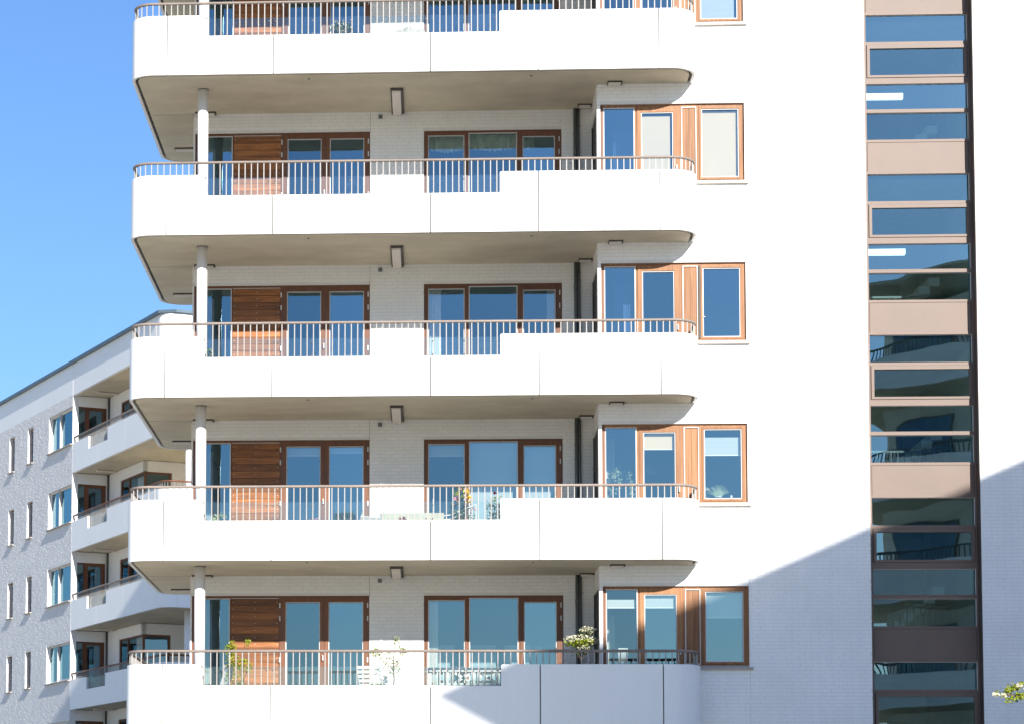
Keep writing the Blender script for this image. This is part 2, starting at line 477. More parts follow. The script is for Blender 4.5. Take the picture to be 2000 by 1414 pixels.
def balcony(k, zs, detail=True):
    b = mb("concrete")
    sl = outline(0.11)
    b.prism(sl + [(4.80, D - .01), (-4.30, D - .01)] if False else sl + [(4.80, BY + .002), (BAYX + .02, BY + .002), (BAYX + .02, D + .01), (WL + .02, D + .01), (WL + .02, 5.72)], zs, zs + 0.33)
    bo = b.build("balcony", tower)
    fl = mb("bounce_floor"); fl.prism(outline(0.12) + [(4.79, BY - .03), (BAYX + .0, BY - .03), (BAYX - .03, D - .03), (WL + .02, D - .03), (WL - .02, 5.7)], zs + 0.3305, zs + 0.345); fl.build("deck", bo)  # pale floor sheet added to bounce sunlight onto recess walls and soffits
    # liner behind the panels, darker
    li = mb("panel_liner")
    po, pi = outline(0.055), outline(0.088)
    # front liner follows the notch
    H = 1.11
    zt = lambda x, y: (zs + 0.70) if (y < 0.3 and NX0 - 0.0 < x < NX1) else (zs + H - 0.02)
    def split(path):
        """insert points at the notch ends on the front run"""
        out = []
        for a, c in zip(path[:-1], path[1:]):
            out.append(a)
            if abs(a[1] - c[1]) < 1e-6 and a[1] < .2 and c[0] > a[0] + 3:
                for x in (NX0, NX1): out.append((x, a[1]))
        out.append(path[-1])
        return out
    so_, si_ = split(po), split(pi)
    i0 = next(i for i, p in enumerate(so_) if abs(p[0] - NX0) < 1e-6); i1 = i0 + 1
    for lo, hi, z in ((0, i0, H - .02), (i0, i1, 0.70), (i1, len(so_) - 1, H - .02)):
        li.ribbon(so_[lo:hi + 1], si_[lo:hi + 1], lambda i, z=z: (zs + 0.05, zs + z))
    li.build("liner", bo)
    # facing panels
    T_ = 0.052; gap = 0.0105
    js = [-4.801, -2.838, 0.048, 2.014, 4.207]
    for x0, x1 in zip(js[:-1], js[1:]):
        p = mb("white_panel")
        hs = []
        a, c = x0 + gap, x1 - gap
        xs = sorted({a, c, *[x for x in (NX0, NX1) if a < x < c]})
        prof = [(a, zs)]
        prof.append((c, zs))
        zr = zs + (.721 if NX0 < c - .001 < NX1 else H)
        prof.append((c, zr))
        if a < NX1 < c:
            prof += [(NX1 + .02, zs + H), (NX1, zs + H - .02), (NX1, zs + .721)]
        if a < NX0 < c:
            prof += [(NX0, zs + .721), (NX0, zs + H - .10), (NX0 - .03, zs + H - .03), (NX0 - .10, zs + H)]
        prof.append((a, zs + (.721 if NX0 < a + .001 < NX1 else H)))
        n_ = len(prof)
        vs = [(x, 0.0, z) for x, z in prof] + [(x, T_, z) for x, z in prof]
        p.add(vs, [tuple(range(n_)), tuple(range(2 * n_ - 1, n_ - 1, -1))] + [(i, n_ + i, n_ + (i + 1) % n_, (i + 1) % n_) for i in range(n_)])
        po_ = p.build("parapet_panel", bo)
    # curved end panels (cut the side run in two)
    fo_, fi_ = outline(0.0), outline(T_)
    def run(lo, hi, pre=None, post=None):
        q = MB().use("white_panel"); q.smooth = False
        A = ([pre[0]] if pre else []) + fo_[lo:hi] + ([post[0]] if post else [])
        Bq = ([pre[1]] if pre else []) + fi_[lo:hi] + ([post[1]] if post else [])
        q.ribbon(A, Bq, lambda i: (zs, zs + H))
        o = q.build("parapet_panel", bo)
        # smooth the curved outside
        return o
    run(0, 12, post=((-5.50, 5.10), (-5.50 + T_, 5.10)))
    run(0, 0, pre=((-5.497, 5.09), (-5.497 + T_, 5.09)), post=((-5.491, 0.55), (-5.491 + T_, 0.55)))
    run(12, 23, pre=((-5.491, 0.54), (-5.491 + T_, 0.54)), post=((-4.801 - gap, 0.0), (-4.801 - gap, T_)))
    run(23, 37, pre=((4.207 + gap, 0.0), (4.207 + gap, T_)))
    # the concrete upstand inside the full height parts (gives the parapet its real thickness)
    if detail is None:
        return bo
    # handrail and balusters
    hr = outline(0.05)
    h = mb("rail_wood"); h.smooth = True
    h.tube([(x, y, zs + 1.352) for x, y in hr], 0.029, 10, squash=0.9)
    h.build("handrail", bo)
    L = path_len(hr)
    # arc-length of x = 1.259 on the front run
    s0 = None
    for i in range(len(hr) - 1):
        if hr[i][0] < 1.259 < hr[i + 1][0] and hr[i][1] < 0.2:
            s0 = L[i] + (1.259 - hr[i][0])
    sp_ = 0.1152
    short = mb("baluster_metal")
    r = 0.0092
    nb = 0
    k0 = -int(s0 / sp_)
    k1 = int((L[-1] - s0) / sp_)
    global long_mesh
    for q in range(k0, k1 + 1):
        x, y = at(hr, L, s0 + q * sp_)
        if y < 0.3 and NX0 < x < NX1:
            if long_mesh is None:
                t = mb("baluster_metal"); t.box(-r, r, -r, r, 0.70, 1.335)
                long_mesh = t.mesh("baluster")
            o = bpy.data.objects.new("baluster", long_mesh); COL.objects.link(o)
            o.parent = bo; o.location = (x, y, zs)
        else:
            short.box(x - r, x + r, y - r, y + r, zs + 1.08, zs + 1.335)
    short.build("railing_bars", bo, kind="stuff")
    # bottom rail of the notch, glass screen with clips
    br = mb("baluster_metal"); br.box(NX0 + .01, NX1 - .01, 0.035, 0.065, zs + .722, zs + .732); br.build("bottom_rail", bo)
    for a, c in ((NX0 + .02, -2.868), (-2.856, 0.022), (0.034, NX1 - .02)):
        G = mb("glass_screen"); G.box(a, c, 0.080, 0.088, zs + 0.735, zs + 1.073); G.build("glass_screen", bo)
    for x in (-4.03, -2.92, -2.804, -2.118, -1.418, -0.704, -0.032, 0.088, 0.663, 1.243):
        for z in (1.005, 0.76):
            c = mb("clip_metal"); c.tube([(x, 0.060, zs + z), (x, 0.102, zs + z)], 0.014, 8); c.build("glass_clip", bo)
    return bo
long_mesh = None
SOF = {k: Z0 - 3 * (k - 1) for k in range(-4, 6)}
for k in range(1, 6): balcony(k, SOF[k])
for k in (0,): balcony(k, SOF[k], detail=None)
# storeys above the picture: plain repeated balconies
for k in (-1,): balcony(k, SOF[k], detail=None)

# --- walls
def hw(k): return SOF[k] - 0.381          # window head
holesD = []; holesB = []
for k in range(-2, 6):
    zt = hw(k); zb = SOF[k] - 3 + 0.33 if k < 5 else 1.0
    holesD += [(-4.51, -1.118, zb, zt), (-0.080, 2.560, zb, zt)]
    holesB += [(3.20, 4.684, zb, zt), (4.684, 5.853, SOF[k] - 1.842, zt)]
SINGLE_Z = (SOF[4] - 1.3, SOF[1])
def pick(c, d, a, b):
    for k in (4, 3, 2, 1):
        if SOF[k] - 1.30 < a and b < SOF[k] and -1.10 < c and d < -0.09: return True
        if k in (4, 3) and hw(k) - .01 < a and b < SOF[k] and d < 2.7: return True
    return False
wallD = brick_wall(tower, WL, BAYX, 0.0, ROOF, [h for h in holesD] + [(-9, 9, 18.3, 99)], D, single=pick, zb=SOF[4] + .002)
wallB = brick_wall(tower, BAYX, 8.06, 0.0, ROOF, holesB + [(-9, 99, 18.3, 99)], BY, zb=SOF[4] + .002, thick=0.28)
wallR = brick_wall(tower, 10.05, RX, 0.0, ROOF, [(-9, 99, 18.3, 99)], BY, zb=SOF[4] + .01, thick=0.34)
# plain upper walls above the picture, side, back and roof
up = mb("opp_wall")
up.box(BAYX, RX, BY, BY + .3, 18.3, ROOF)
for c in cells(WL, BAYX, 18.3, ROOF, holesD): up.box(c[0], c[1], D, D + .2, c[2], c[3])
up.box(WL, WL + .15, D + 1.3, 12, 0, ROOF)
for c in cells(D + .25, D + 1.3, 0, ROOF, [(D + .25, D + 1.3, h[2], h[3]) for h in holesD if h[0] < -4]):
    up.box(WL, WL + .15, c[0], c[1], c[2], c[3])
up.box(RX - .3, RX, BY + .3, 12, 0, ROOF)
up.box(WL, RX, 12, 12.3, 0, ROOF)
up.box(-5.5, RX, BY, 12.3, ROOF, ROOF + .3)
up.box(-5.45, 4.9, 0.02, BY, ROOF, ROOF + .3)
up.build("outer_wall", tower)
# wall joint line near x=-1.115 and small fixtures
j = mb("joint_dark")
for k in range(0, 6): j.box(-1.118, -1.113, D - .0055, D + .01, hw(k) - 0.02, SOF[k] - .002)
j.build("movement_joint", tower)
# return wall of the bay: lintel blocks above the side glass
for k in range(0, 6):
    zb = SOF[k] - 3 + .33
    b = mb("white_brick")
    for c, d, a, bb in brick_cells(BY + 0.004, D - .004, hw(k) + .002, SOF[k] - .004, []):
        b.box(BAYX - .004, BAYX + .01, c, d, a, bb)
    b.use("mortar").box(BAYX, BAYX + .09, BY + .281, D - .002, hw(k), SOF[k] - .001)
    b.box(BAYX, BAYX + .05, BY + .004, BY + .281, hw(k), SOF[k] - .001)
    b.build("bay_lintel", tower)
    if k < 5 or True:
        zz = max(zb, 1.0)
        T = lambda x, y, z: (BAYX + .03 + y, x, z)
        T2 = lambda x, y, z: (BAYX + .03 + y, BY + .05 + (D - .002 - (BY + .05)) - x, z)
        window(tower, T2, 0, D - .002 - (BY + .05), zz, hw(k) - .002, 0.0, [(0.05, D - BY - .15, zz + .1, hw(k) - .06)], name="bay_side_window", bead=False)
        T3 = lambda x, y, z: (WL + .03 + y, D + 1.3 - x, z)
        window(tower, T3, 0, 1.2, zz, hw(k) - .002, 0.0, [(0.05, 1.15, zz + .1, hw(k) - .06)], name="corner_side_window", bead=False)

# --- doors and windows of each storey
for k in range(0, 6):
    zs = SOF[k]; zt = hw(k); zb = max(zs - 3 + .335, 1.0)
    # left patio door group with boarded panel
    bz0 = zb + .08
    fo = window(tower, IDT, -4.508, -1.119, zb, zt - .001, D + 0.028,
                [(-4.42, -3.783, bz0, zs - .427), (-2.716, -2.056, bz0 + .08, zs - .501), (-1.897, -1.232, bz0 + .08, zs - .501)],
                name="patio_door", leafs=[(-2.822, -1.982, zb + .02, zs - .415), (-1.966, -1.132, zb + .02, zs - .415)],
                extra_holes=[(-3.769, -2.838, bz0, zs - .425)])
    nb = int((zs - .44 - bz0) / .1345)
    z = zs - .437
    bm = mb("board_wood"); bm.box(0, .925, 0, .02, 0, .128)
    bmesh_ = bm.mesh("board")
    i = 0
    bk = mb("joint_dark"); bk.box(-3.769, -2.838, D + .075, D + .09, bz0, zs - .425); bk.build("board_backing", fo)
    tr = mb("bead_metal"); tr.box(-3.765, -2.842, D + .02, D + .05, zs - .434, zs - .425); tr.build("trim_strip", fo)
    while z - .128 > bz0:
        o = bpy.data.objects.new("board", bmesh_); COL.objects.link(o); o.parent = fo
        o.location = (-3.766, D + .045 + R.uniform(-.002, .002), z - .128)
        z -= .1345
    scr = mb("bead_metal")
    z = zs - .50
    while z > bz0:
        for x in (-3.73, -3.30, -2.88):
            scr.box(x - .006, x + .006, D + .040, D + .0425, z - .006, z + .006)
        z -= .1345
    scr.build("board_screws", fo, kind="stuff")
    hg = mb("bead_metal")
    for x in (-2.826, -1.150):
        for zz in (zs - .56, zs - .81, zs - 1.60, zs - 2.30):
            hh = mb("bead_metal"); hh.box(x - .012, x + .012, D + .002, D + .014, zz - .055, zz + .04); hh.build("hinge", fo)
    hh = mb("bead_metal"); hh.box(-2.012, -1.990, D - .03, D + .013, zs - 1.62, zs - 1.52); hh.build("door_handle", fo)
    # middle window with door
    w2 = window(tower, IDT, -0.078, 2.558, zb, zt - .001, D + 0.028,
                [(0.0, .699, bz0, zs - .468), (.779, 1.711, bz0, zs - .424), (1.815, 2.436, bz0 + .08, zs - .505)],
                name="patio_window", leafs=[(-.045, .733, zb + .02, zs - .425), (1.745, 2.53, zb + .02, zs - .41)])
    for zz in (zs - .56, zs - .81, zs - 2.30):
        hh = mb("bead_metal"); hh.box(2.505, 2.525, D + .002, D + .014, zz - .055, zz + .04); hh.build("hinge", w2)
    hh = mb("clip_metal"); hh.box(2.40, 2.425, D - .035, D + .013, zs - 1.48, zs - 1.38); hh.build("door_handle", w2)
    # bay: glass, door, boards, window
    b1 = window(tower, IDT, 3.202, 4.684, zb, zt - .001, BY + 0.055,
                [(3.260, 3.838, bz0, zs - .432), (3.957, 4.552, bz0 + .05, zs - .526)],
                frame="bay_wood", name="bay_door", leafs=[(3.880, 4.650, zb + .02, zs - .425)])
    hh = mb("bead_metal"); hh.box(4.60, 4.62, BY + .0, BY + .04, zs - 1.64, zs - 1.54); hh.build("door_handle", b1)
    b2 = mb("bay_wood")
    for c in cells(4.684, 4.985, zs - 1.842, zt - .001, [(4.715, 4.965, zs - 1.80, zs - .445)]): b2.box(c[0], c[1], BY + .05, BY + .13, c[2], c[3])
    b2 = b2.build("bay_panel", tower)
    for x in (4.717, 4.842):
        q = mb("bay_wood"); q.box(x, x + .121, BY + .062, BY + .09, zs - 1.80, zs - .447); q.build("board", b2)
    e = mb("bead_metal")
    for c in cells(4.70, 4.975, zs - 1.82, zs - .437, [(4.715, 4.962, zs - 1.80, zs - .45)]): e.box(c[0], c[1], BY + .040, BY + .0495, c[2], c[3])
    e.build("trim_strip", b2)
    b3 = window(tower, IDT, 4.987, 5.851, zs - 1.842, zt - .001, BY + 0.055,
                [(5.067, 5.758, zs - 1.772, zs - .474)], frame="bay_wood", name="bay_window",
                leafs=[(5.03, 5.80, zs - 1.81, zs - .43)])
    s_ = mb("sill_stone"); s_.box(4.975, 5.915, BY - .06, BY + .15, zs - 1.915, zs - 1.880); s_.box(4.69, 5.851, BY - .01, BY + .14, zs - 1.8795, zs - 1.8425)
    s_.build("window_sill", b3)
    if k == 2:
        q = mb("joint_dark"); q.box(4.992, 5.026, BY + .030, BY + .040, zs - 1.80, zs - .44); q.build("gap_shade_strip", b3)  # solid dark strip, paints the shade inside the ajar sash's gap
        q = mb("bead_metal"); q.box(5.066, 5.11, BY + .040, BY + .052, zs - 1.40, zs - 1.385); q.build("window_stay", b3)
    if k < 5:
        q = mb("joint_dark"); q.box(5.8635, 5.8660, BY - .0047, BY + .01, max(hw(k + 1) if k < 5 else 0, 0), zs - 1.916); q.build("movement_joint", tower)

# --- rooms behind the glass (closed shells so that nothing leaks)
def room(x0, x1, y0, y1, z0, z1, m="room_wall", parent=None, holes_front=True, name="room"):
    r_ = mb(m)
    r_.add([(x0, y0, z0), (x1, y0, z0), (x1, y1, z0), (x0, y1, z0), (x0, y0, z1), (x1, y0, z1), (x1, y1, z1), (x0, y1, z1)],
           [(0, 1, 2, 3), (7, 6, 5, 4), (1, 5, 6, 2), (2, 6, 7, 3), (0, 3, 7, 4)])
    return r_.build(name, parent or tower)
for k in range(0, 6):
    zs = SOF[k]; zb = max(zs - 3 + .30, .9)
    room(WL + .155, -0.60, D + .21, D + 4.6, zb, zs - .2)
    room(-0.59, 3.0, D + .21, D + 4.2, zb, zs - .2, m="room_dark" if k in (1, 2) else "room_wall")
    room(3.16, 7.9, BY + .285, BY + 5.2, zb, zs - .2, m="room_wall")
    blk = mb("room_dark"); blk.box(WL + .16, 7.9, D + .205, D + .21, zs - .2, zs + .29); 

for k, x0, x1, z0_, z1_, y in ((4, .10, .50, -1.95, -1.27, 3.2), (4, .80, 1.30, -1.95, -1.27, 3.2), (4, 1.46, 1.95, -1.95, -1.27, 3.2), (4, 2.05, 2.2, -2.0, -1.25, 3.6),
                             (3, 5.25, 5.55, -1.6, -1.3, 4.5), (2, -1.7, -1.4, -1.7, -1.1, 5.5), (1, -2.6, -2.3, -1.5, -1.0, 5.5), (3, 4.0, 4.3, -1.6, -1.35, 4.0), (4, -1.7, -1.3, -1.6, -1.2, 5.0), (2, 1.0, 1.5, -1.5, -1.0, 5.0)):
    q = mb("pale_board"); q.box(x0, x1, y, y + .03, SOF[k] + z0_, SOF[k] + z1_); q.build("pale_board", tower)  # plain pale bluish board standing behind the panes
for k, x, y in ((1, -1.5, 4.4), (3, 4.3, 3.4)):
    q = MB().use("stair_white"); q.smooth = True; q.lathe(x, y, [(.03, SOF[k] - .75), (.17, SOF[k] - .93), (.16, SOF[k] - .94)], 14)
    q.smooth = False; q.use("clip_metal").box(x - .006, x + .006, y - .006, y + .006, SOF[k] - .75, SOF[k] - .21); q.build("pendant_lamp", tower)
# columns
for k in range(1, 6):
    c = MB().use("column_paint"); c.smooth = True
    zl = SOF[k] - 3 + .33
    c.lathe(-4.215, .93, [(.099, zl if k < 5 else 1.0), (.099, SOF[k] - .012)], 28)
    c.smooth = False
    c.use("joint_dark").lathe(-4.215, .93, [(.104, SOF[k] - .012), (.104, SOF[k] - .001)], 28)
    c.build("column", tower)
for k in (-1, 0):
    c = MB().use("column_paint"); c.smooth = True
    c.lathe(-4.215, .93, [(.099, SOF[k] - 2.67), (.099, SOF[k] - .001)], 12); c.build("column", tower)
for k in range(1, 6):
    q = mb("joint_dark"); q.box(-5.375, WL + .02, D - .004, D + .004, SOF[k] - .003, SOF[k] + .01); q.box(WL - .012, WL + .0, D, 5.7, SOF[k] - .003, SOF[k] + .01); q.build("soffit_joint", tower)
    for x, y in ((-2.2, .35), (1.9, .35)):
        q = mb("grey_metal"); q.tube([(x, y, SOF[k] - .012), (x, y, SOF[k] + .01)], .022, 10); q.build("drain_outlet", tower)
# downpipes, lights, small boxes
for k in range(1, 6):
    zs = SOF[k]; zl = max(zs - 3 + .33, 1.0)
    p = MB().use("grey_metal"); p.smooth = True
    p.tube([(2.820, D - .05, zl), (2.820, D - .05, zs - .001)], .036, 12)
    p.tube([(2.880, D - .045, zl), (2.880, D - .045, zs - .001)], .028, 12)
    p.tube([(2.820, D - .05, zs - .48), (2.820, D - .05, zs - .52)], .042, 12)
    p.tube([(2.880, D - .045, zs - .33), (2.880, D - .045, zs - .36)], .034, 12)
    p.build("downpipe", tower)
    def light(x0, x1, y0, y1, h=.075, side=.03):
        l = mb("lamp_case"); l.box(x0, x1, y0, y1, zs - h * .55, zs - .001)  # dark tone of the case paints in the shadow side of the box
        l.use("lamp_white").box(x0 + side * .5, x1 - side, y0 + side * .4, y1 - .004, zs - h, zs - h * .55 - .001)
        l.build("ceiling_light", tower)
    light(-.700, -.460, .975, D - .02, .085, .05)
    light(-4.62 + .12, -4.10, 2.30, D - .02, .05)
    light(2.86, BAYX - .012, 2.12, 2.26, .05)
    light(3.33, 3.60, .73, BY - .012, .05)
    light(-5.15, -4.60, 4.72, 4.86, .05)
    q = mb("grey_metal"); q.box(-.955, -.882, D - .03, D - .005, zs - .135, zs - .06); q.build("junction_box", tower)

# --- stair window strip
YS = BY + 0.30
SX0, SX1 = 8.06, 10.05
kx = lambda x: .1 + (x - .1) * 1.0065
gx0, gx1 = kx(8.09), kx(9.945)
fr = mb("bronze_metal")
fr.box(8.04, gx0 - .0, YS - .03, YS + .05, 1.0, ROOF - .1)
fr.box(gx1, gx1 + .045, YS - .03, YS + .05, 1.0, ROOF - .1)
fo = fr.build("stair_window", tower)
fr2 = mb("bronze_dark"); fr2.box(gx1 + .0455, 10.05, YS - .0, YS + .05, 1.0, ROOF - .1)
fr2.box(10.036, 10.0485, BY - .003, YS - .001, 1.0, ROOF - .1)
fr2.build("reveal_lining", fo)
rb = mb("room_dark"); rb.box(8.0, 10.1, YS + .3, YS + .35, 18.5, ROOF - .1); rb.build("blanking_wall", tower)
kz = lambda z: 1.6 + (z - 1.6) * 1.0065
for k in range(0, 7):
    zs = Z0 - 3 * (k - 1)
    P = [("A", .718, 1.227), ("C", -.555, -.077), ("D", -1.127, -.621)]
    bars = [(1.227, 1.275), (.661, .718), (-.077, .038), (-.621, -.555), (-1.175, -1.127)]
    for a, b in bars:
        if kz(zs + a) < 1.2: continue
        q = mb("bronze_metal"); q.box(gx0, gx1, YS - .028, YS + .05, kz(zs + a), kz(zs + b)); q.build("transom", fo)
    for n_, a, b in P:
        if kz(zs + a) < 1.2: continue
        G = mb("glass_strip"); G.add([(gx0, YS + .02, kz(zs + a)), (gx1, YS + .02, kz(zs + a)), (gx1, YS + .02, kz(zs + b)), (gx0, YS + .02, kz(zs + b))], [(0, 1, 2, 3)])
        G.build("pane", fo)
        E = mb("bead_metal")
        E.box(gx0, gx1, YS + .003, YS + .012, kz(zs + b) - .012, kz(zs + b) - .001); E.box(gx1 - .014, gx1 - .001, YS + .003, YS + .012, kz(zs + a), kz(zs + b) - .0125)
        E.build("glazing_bead", fo)
    a, b = .038, .661
    if kz(zs + a) > 1.2:
        s_ = mb("bronze_metal")
        for c in cells(gx0 + .02, gx1 - .012, kz(zs + a) + .004, kz(zs + b) - .006, [(gx0 + .072, gx1 - .07, kz(zs + .085), kz(zs + .59))]):
            s_.box(c[0], c[1], YS - .045, YS + .03, c[2], c[3])
        s_ = s_.build("sash", fo)
        G = mb("glass_strip"); G.add([(gx0 + .07, YS + .0, kz(zs + .08)), (gx1 - .07, YS + .0, kz(zs + .08)), (gx1 - .07, YS + .0, kz(zs + .595)), (gx0 + .07, YS + .0, kz(zs + .595))], [(0, 1, 2, 3)])
        G.build("pane", s_)
        s2 = mb("bronze_dark")
        for c in cells(gx0, gx1, kz(zs + a), kz(zs + b), [(gx0 + .02, gx1 - .012, kz(zs + a) + .004, kz(zs + b) - .006)]): s2.box(c[0], c[1], YS - .02, YS + .03, c[2], c[3])
        s2.build("sash_gap", fo)
    a, b = -1.737, -1.175
    if kz(zs + a) > 1.2:
        q = mb("bronze_metal"); q.box(gx0 + .01, gx1 - .012, YS - .018, YS + .03, kz(zs + a) + .004, kz(zs + b) - .004); q.build("spandrel_panel", fo)
        q = mb("bronze_dark"); q.box(gx0, gx1, YS + .0, YS + .012, kz(zs + a), kz(zs + b)); q.build("panel_gap", fo)
# stairwell interior: landings, back wall, tube lights
for k in range(0, 7):
    zs = Z0 - 3 * (k - 1)
    zf = zs - 1.75
    if zf < 0.3: continue
    room(8.0, 10.12, YS + .06, YS + 5.5, zf + .12, zf + 2.98, m="stair_wall", name="stair_hall")
    dd = mb("opp_dark"); dd.box(8.9, 9.7, YS + 5.35, YS + 5.45, zf + .13, zf + 2.2); dd.build("inner_door", tower)
    st = mb("stair_white")
    for i in range(9):
        st.box(8.15 + .19 * i, 8.36 + .19 * i, YS + 2.2, YS + 3.3, zf + .14 + .165 * i, zf + .30 + .165 * i)
    st.box(8.05, 10.0, YS + 1.0, YS + 1.06, zf + .13, zf + .42)
    st.use("stair_white").box(8.1, 8.7, YS + 5.2, YS + 5.3, zf + .5, zf + 2.0)
    st.build("stair_flight", tower)
    rl = mb("clip_metal")
    for i in range(14): rl.box(8.1 + .13 * i, 8.115 + .13 * i, YS + 2.1, YS + 2.115, zf + .4, zf + 1.2)
    rl.box(8.05, 10.0, YS + 2.09, YS + 2.13, zf + 1.2, zf + 1.24); rl.build("stair_railing", tower)
    if k in (1, 2, 3):
        t = mb("tube_light"); t.box(8.02, 8.99 if k < 3 else 8.2, YS + .9, YS + 1.0, zs + (.02 if k < 3 else 1.17), zs + (.125 if k < 3 else 1.36))
        t.location = None if False else None
        t.build("tube_lamp", tower)

# --- curtains and blinds right behind the glass
def cloth(name, x0, x1, z0, z1, y, m, wave=0.015, n=24, scallop=0.0, label=None):
    c = MB().use(m)
    vs = []
    for i in range(n + 1):
        x = x0 + (x1 - x0) * i / n
        dy = wave * math.sin(i * 2.1) + wave * .5 * math.sin(i * .7)
        zb_ = z0 - scallop * abs(math.sin(i * 1.3)) - scallop * 1.2 * (1 - abs(2 * i / n - 1))
        vs += [(x, y + dy, zb_), (x, y + dy, z1), (x, y + dy + .012, z1), (x, y + dy + .012, zb_)]
    fs = []
    for i in range(n):
        o = 4 * i; p = o + 4
        fs += [(o, p, p + 1, o + 1), (o + 1, p + 1, p + 2, o + 2), (o + 2, p + 2, p + 3, o + 3), (o + 3, p + 3, p, o)]
    fs += [(0, 1, 2, 3), (4 * n + 3, 4 * n + 2, 4 * n + 1, 4 * n)]
    c.add(vs, fs)
    return c.build(name, tower)
yd = D + .24; yb = BY + .30
Z = SOF
cloth("curtain", -.02, .72, Z[1] - .66, Z[1] - .40, yd, "curtain_lace", scallop=.05)
cloth("curtain", .76, 1.73, Z[1] - .64, Z[1] - .40, yd, "curtain_lace", scallop=.05)
cloth("curtain", 1.80, 2.05, Z[1] - .66, Z[1] - .40, yd, "curtain_lace", scallop=.03)
def blind(x0, x1, z0, z1, y, m="blind_cream"):
    b = mb(m); b.box(x0, x1, y, y + .012, z0, z1); b.use("bead_metal").box(x0, x1, y - .004, y + .02, z0 - .02, z0 - .001)
    return b.build("blind", tower)
blind(3.93, 4.50, Z[1] - 2.55, Z[1] - .58, yb - .16); blind(5.02, 5.74, Z[1] - 1.80, Z[1] - .50, yb - .16, "blind_cream")
cloth("curtain", 3.50, 3.90, Z[1] - 2.6, Z[1] - .62, yb + .5, "curtain_blue", .03)
blind(5.02, 5.70, Z[0] - 1.80, Z[0] - .5, yb - .16, "blind_white")
cloth("curtain", -.02, .25, Z[2] - 2.6, Z[2] - .42, yd, "curtain", .02)
cloth("curtain", 2.28, 2.46, Z[2] - 2.6, Z[2] - .42, yd, "curtain", .02)
cloth("curtain", 3.50, 3.80, Z[2] - 2.6, Z[2] - .55, yb + .6, "curtain_blue", .03)
blind(-2.72, -2.05, Z[3] - .64, Z[3] - .45, yd, "blind_white"); blind(-1.90, -1.23, Z[3] - .59, Z[3] - .45, yd, "blind_white")
blind(0.0, .70, Z[3] - .66, Z[3] - .42, yd, "blind_white")
blind(.77, 1.72, Z[3] - 2.6, Z[3] - .42, yd, "blind_white"); blind(1.82, 2.46, Z[3] - 2.6, Z[3] - .42, yd, "blind_white")
blind(3.96, 4.53, Z[3] - .82, Z[3] - .48, yb - .14, "blind_cream"); blind(5.06, 5.75, Z[3] - .935, Z[3] - .615, yb - .14, "blind_white")
cloth("curtain", 3.27, 3.52, Z[3] - 2.6, Z[3] - .45, yb + .9, "curtain", .02)
cloth("curtain", -.02, .19, Z[4] - 2.6, Z[4] - .42, yd, "curtain", .02)
blind(3.29, 3.82, Z[4] - .755, Z[4] - .615, yb - .14, "blind_white"); blind(3.96, 4.53, Z[4] - .755, Z[4] - .53, yb - .14, "blind_white")
blind(5.07, 5.75, Z[4] - .94, Z[4] - .46, yb - .14, "blind_white")
cloth("curtain", 3.28, 3.50, Z[4] - 2.6, Z[4] - .8, yb + .9, "curtain", .02)
for k in (1, 2, 3, 4, 5):
    cloth("curtain", -4.35, -4.20, Z[k] - 2.6, Z[k] - .43, D + .9, "curtain", .02)
    cloth("curtain", -3.93, -3.80, Z[k] - 2.6, Z[k] - .43, D + 1.3, "curtain_blue" if k < 3 else "curtain", .02)

# ================================================================== left block behind
LANG = math.atan2(-0.894, 0.447)
block = thing("apartment_block", "white brick apartment block far left behind the tower, seen at an angle with rounded balconies", "building", (-13.58, 48.6, 0), LANG)
LS = {j: 16.27 - 3.0 * j + 0.01 for j in range(-1, 6)}      # soffit heights, j=-1 is the roof edge
LS[-1] = 19.25
LF = 9.93
def loutline(i, w1=12.0, u0=0.0):
    return [(u0, i)] + [(u, i) for u in (1.9, 4.05)] + arc(LF - .55, .55, .55 - i, -90, 0, 10) + [(LF - i, w1)]
lw_holes = []
for j in range(-1, 5):
    s = LS[j]; zt = s - .40; zb = s - 1.86 if j >= 0 else s - 1.84
    lw_holes += [(-2.93, -.045, zb, zt), (-5.70, -4.97, zb, zt), (-8.22, -7.48, zb, zt), (-10.9, -10.2, zb, zt)]
wl = brick_wall(block, -13.5, 0.0, 0.0, 19.27, lw_holes, 0.0, rnd=.0022, tilt=.0010, thick=.22, brick_mat="far_brick")
o = mb("white_panel"); o.box(-13.5, -.004, -.004, .2, 19.275, 20.45); o.build("fascia_panel", block)
o = mb("roof_metal"); o.prism([(-13.6, -.13), (LF - .3, -.13), (LF + .10, .4), (LF + .13, 12.1), (-13.6, 12.1)], 20.455, 20.56); o.build("roof", block)
o = mb("white_panel")
for pts, inn in ((loutline(0.0, u0=.004), loutline(.12, u0=.004)),): o.ribbon(pts, inn, lambda i: (19.25, 20.45))
o.build("fascia_panel", block)
o = mb("concrete"); o.prism(loutline(.13) + [(0.0, 12.0)], 19.27, 20.45); o.build("roof_slab", block)
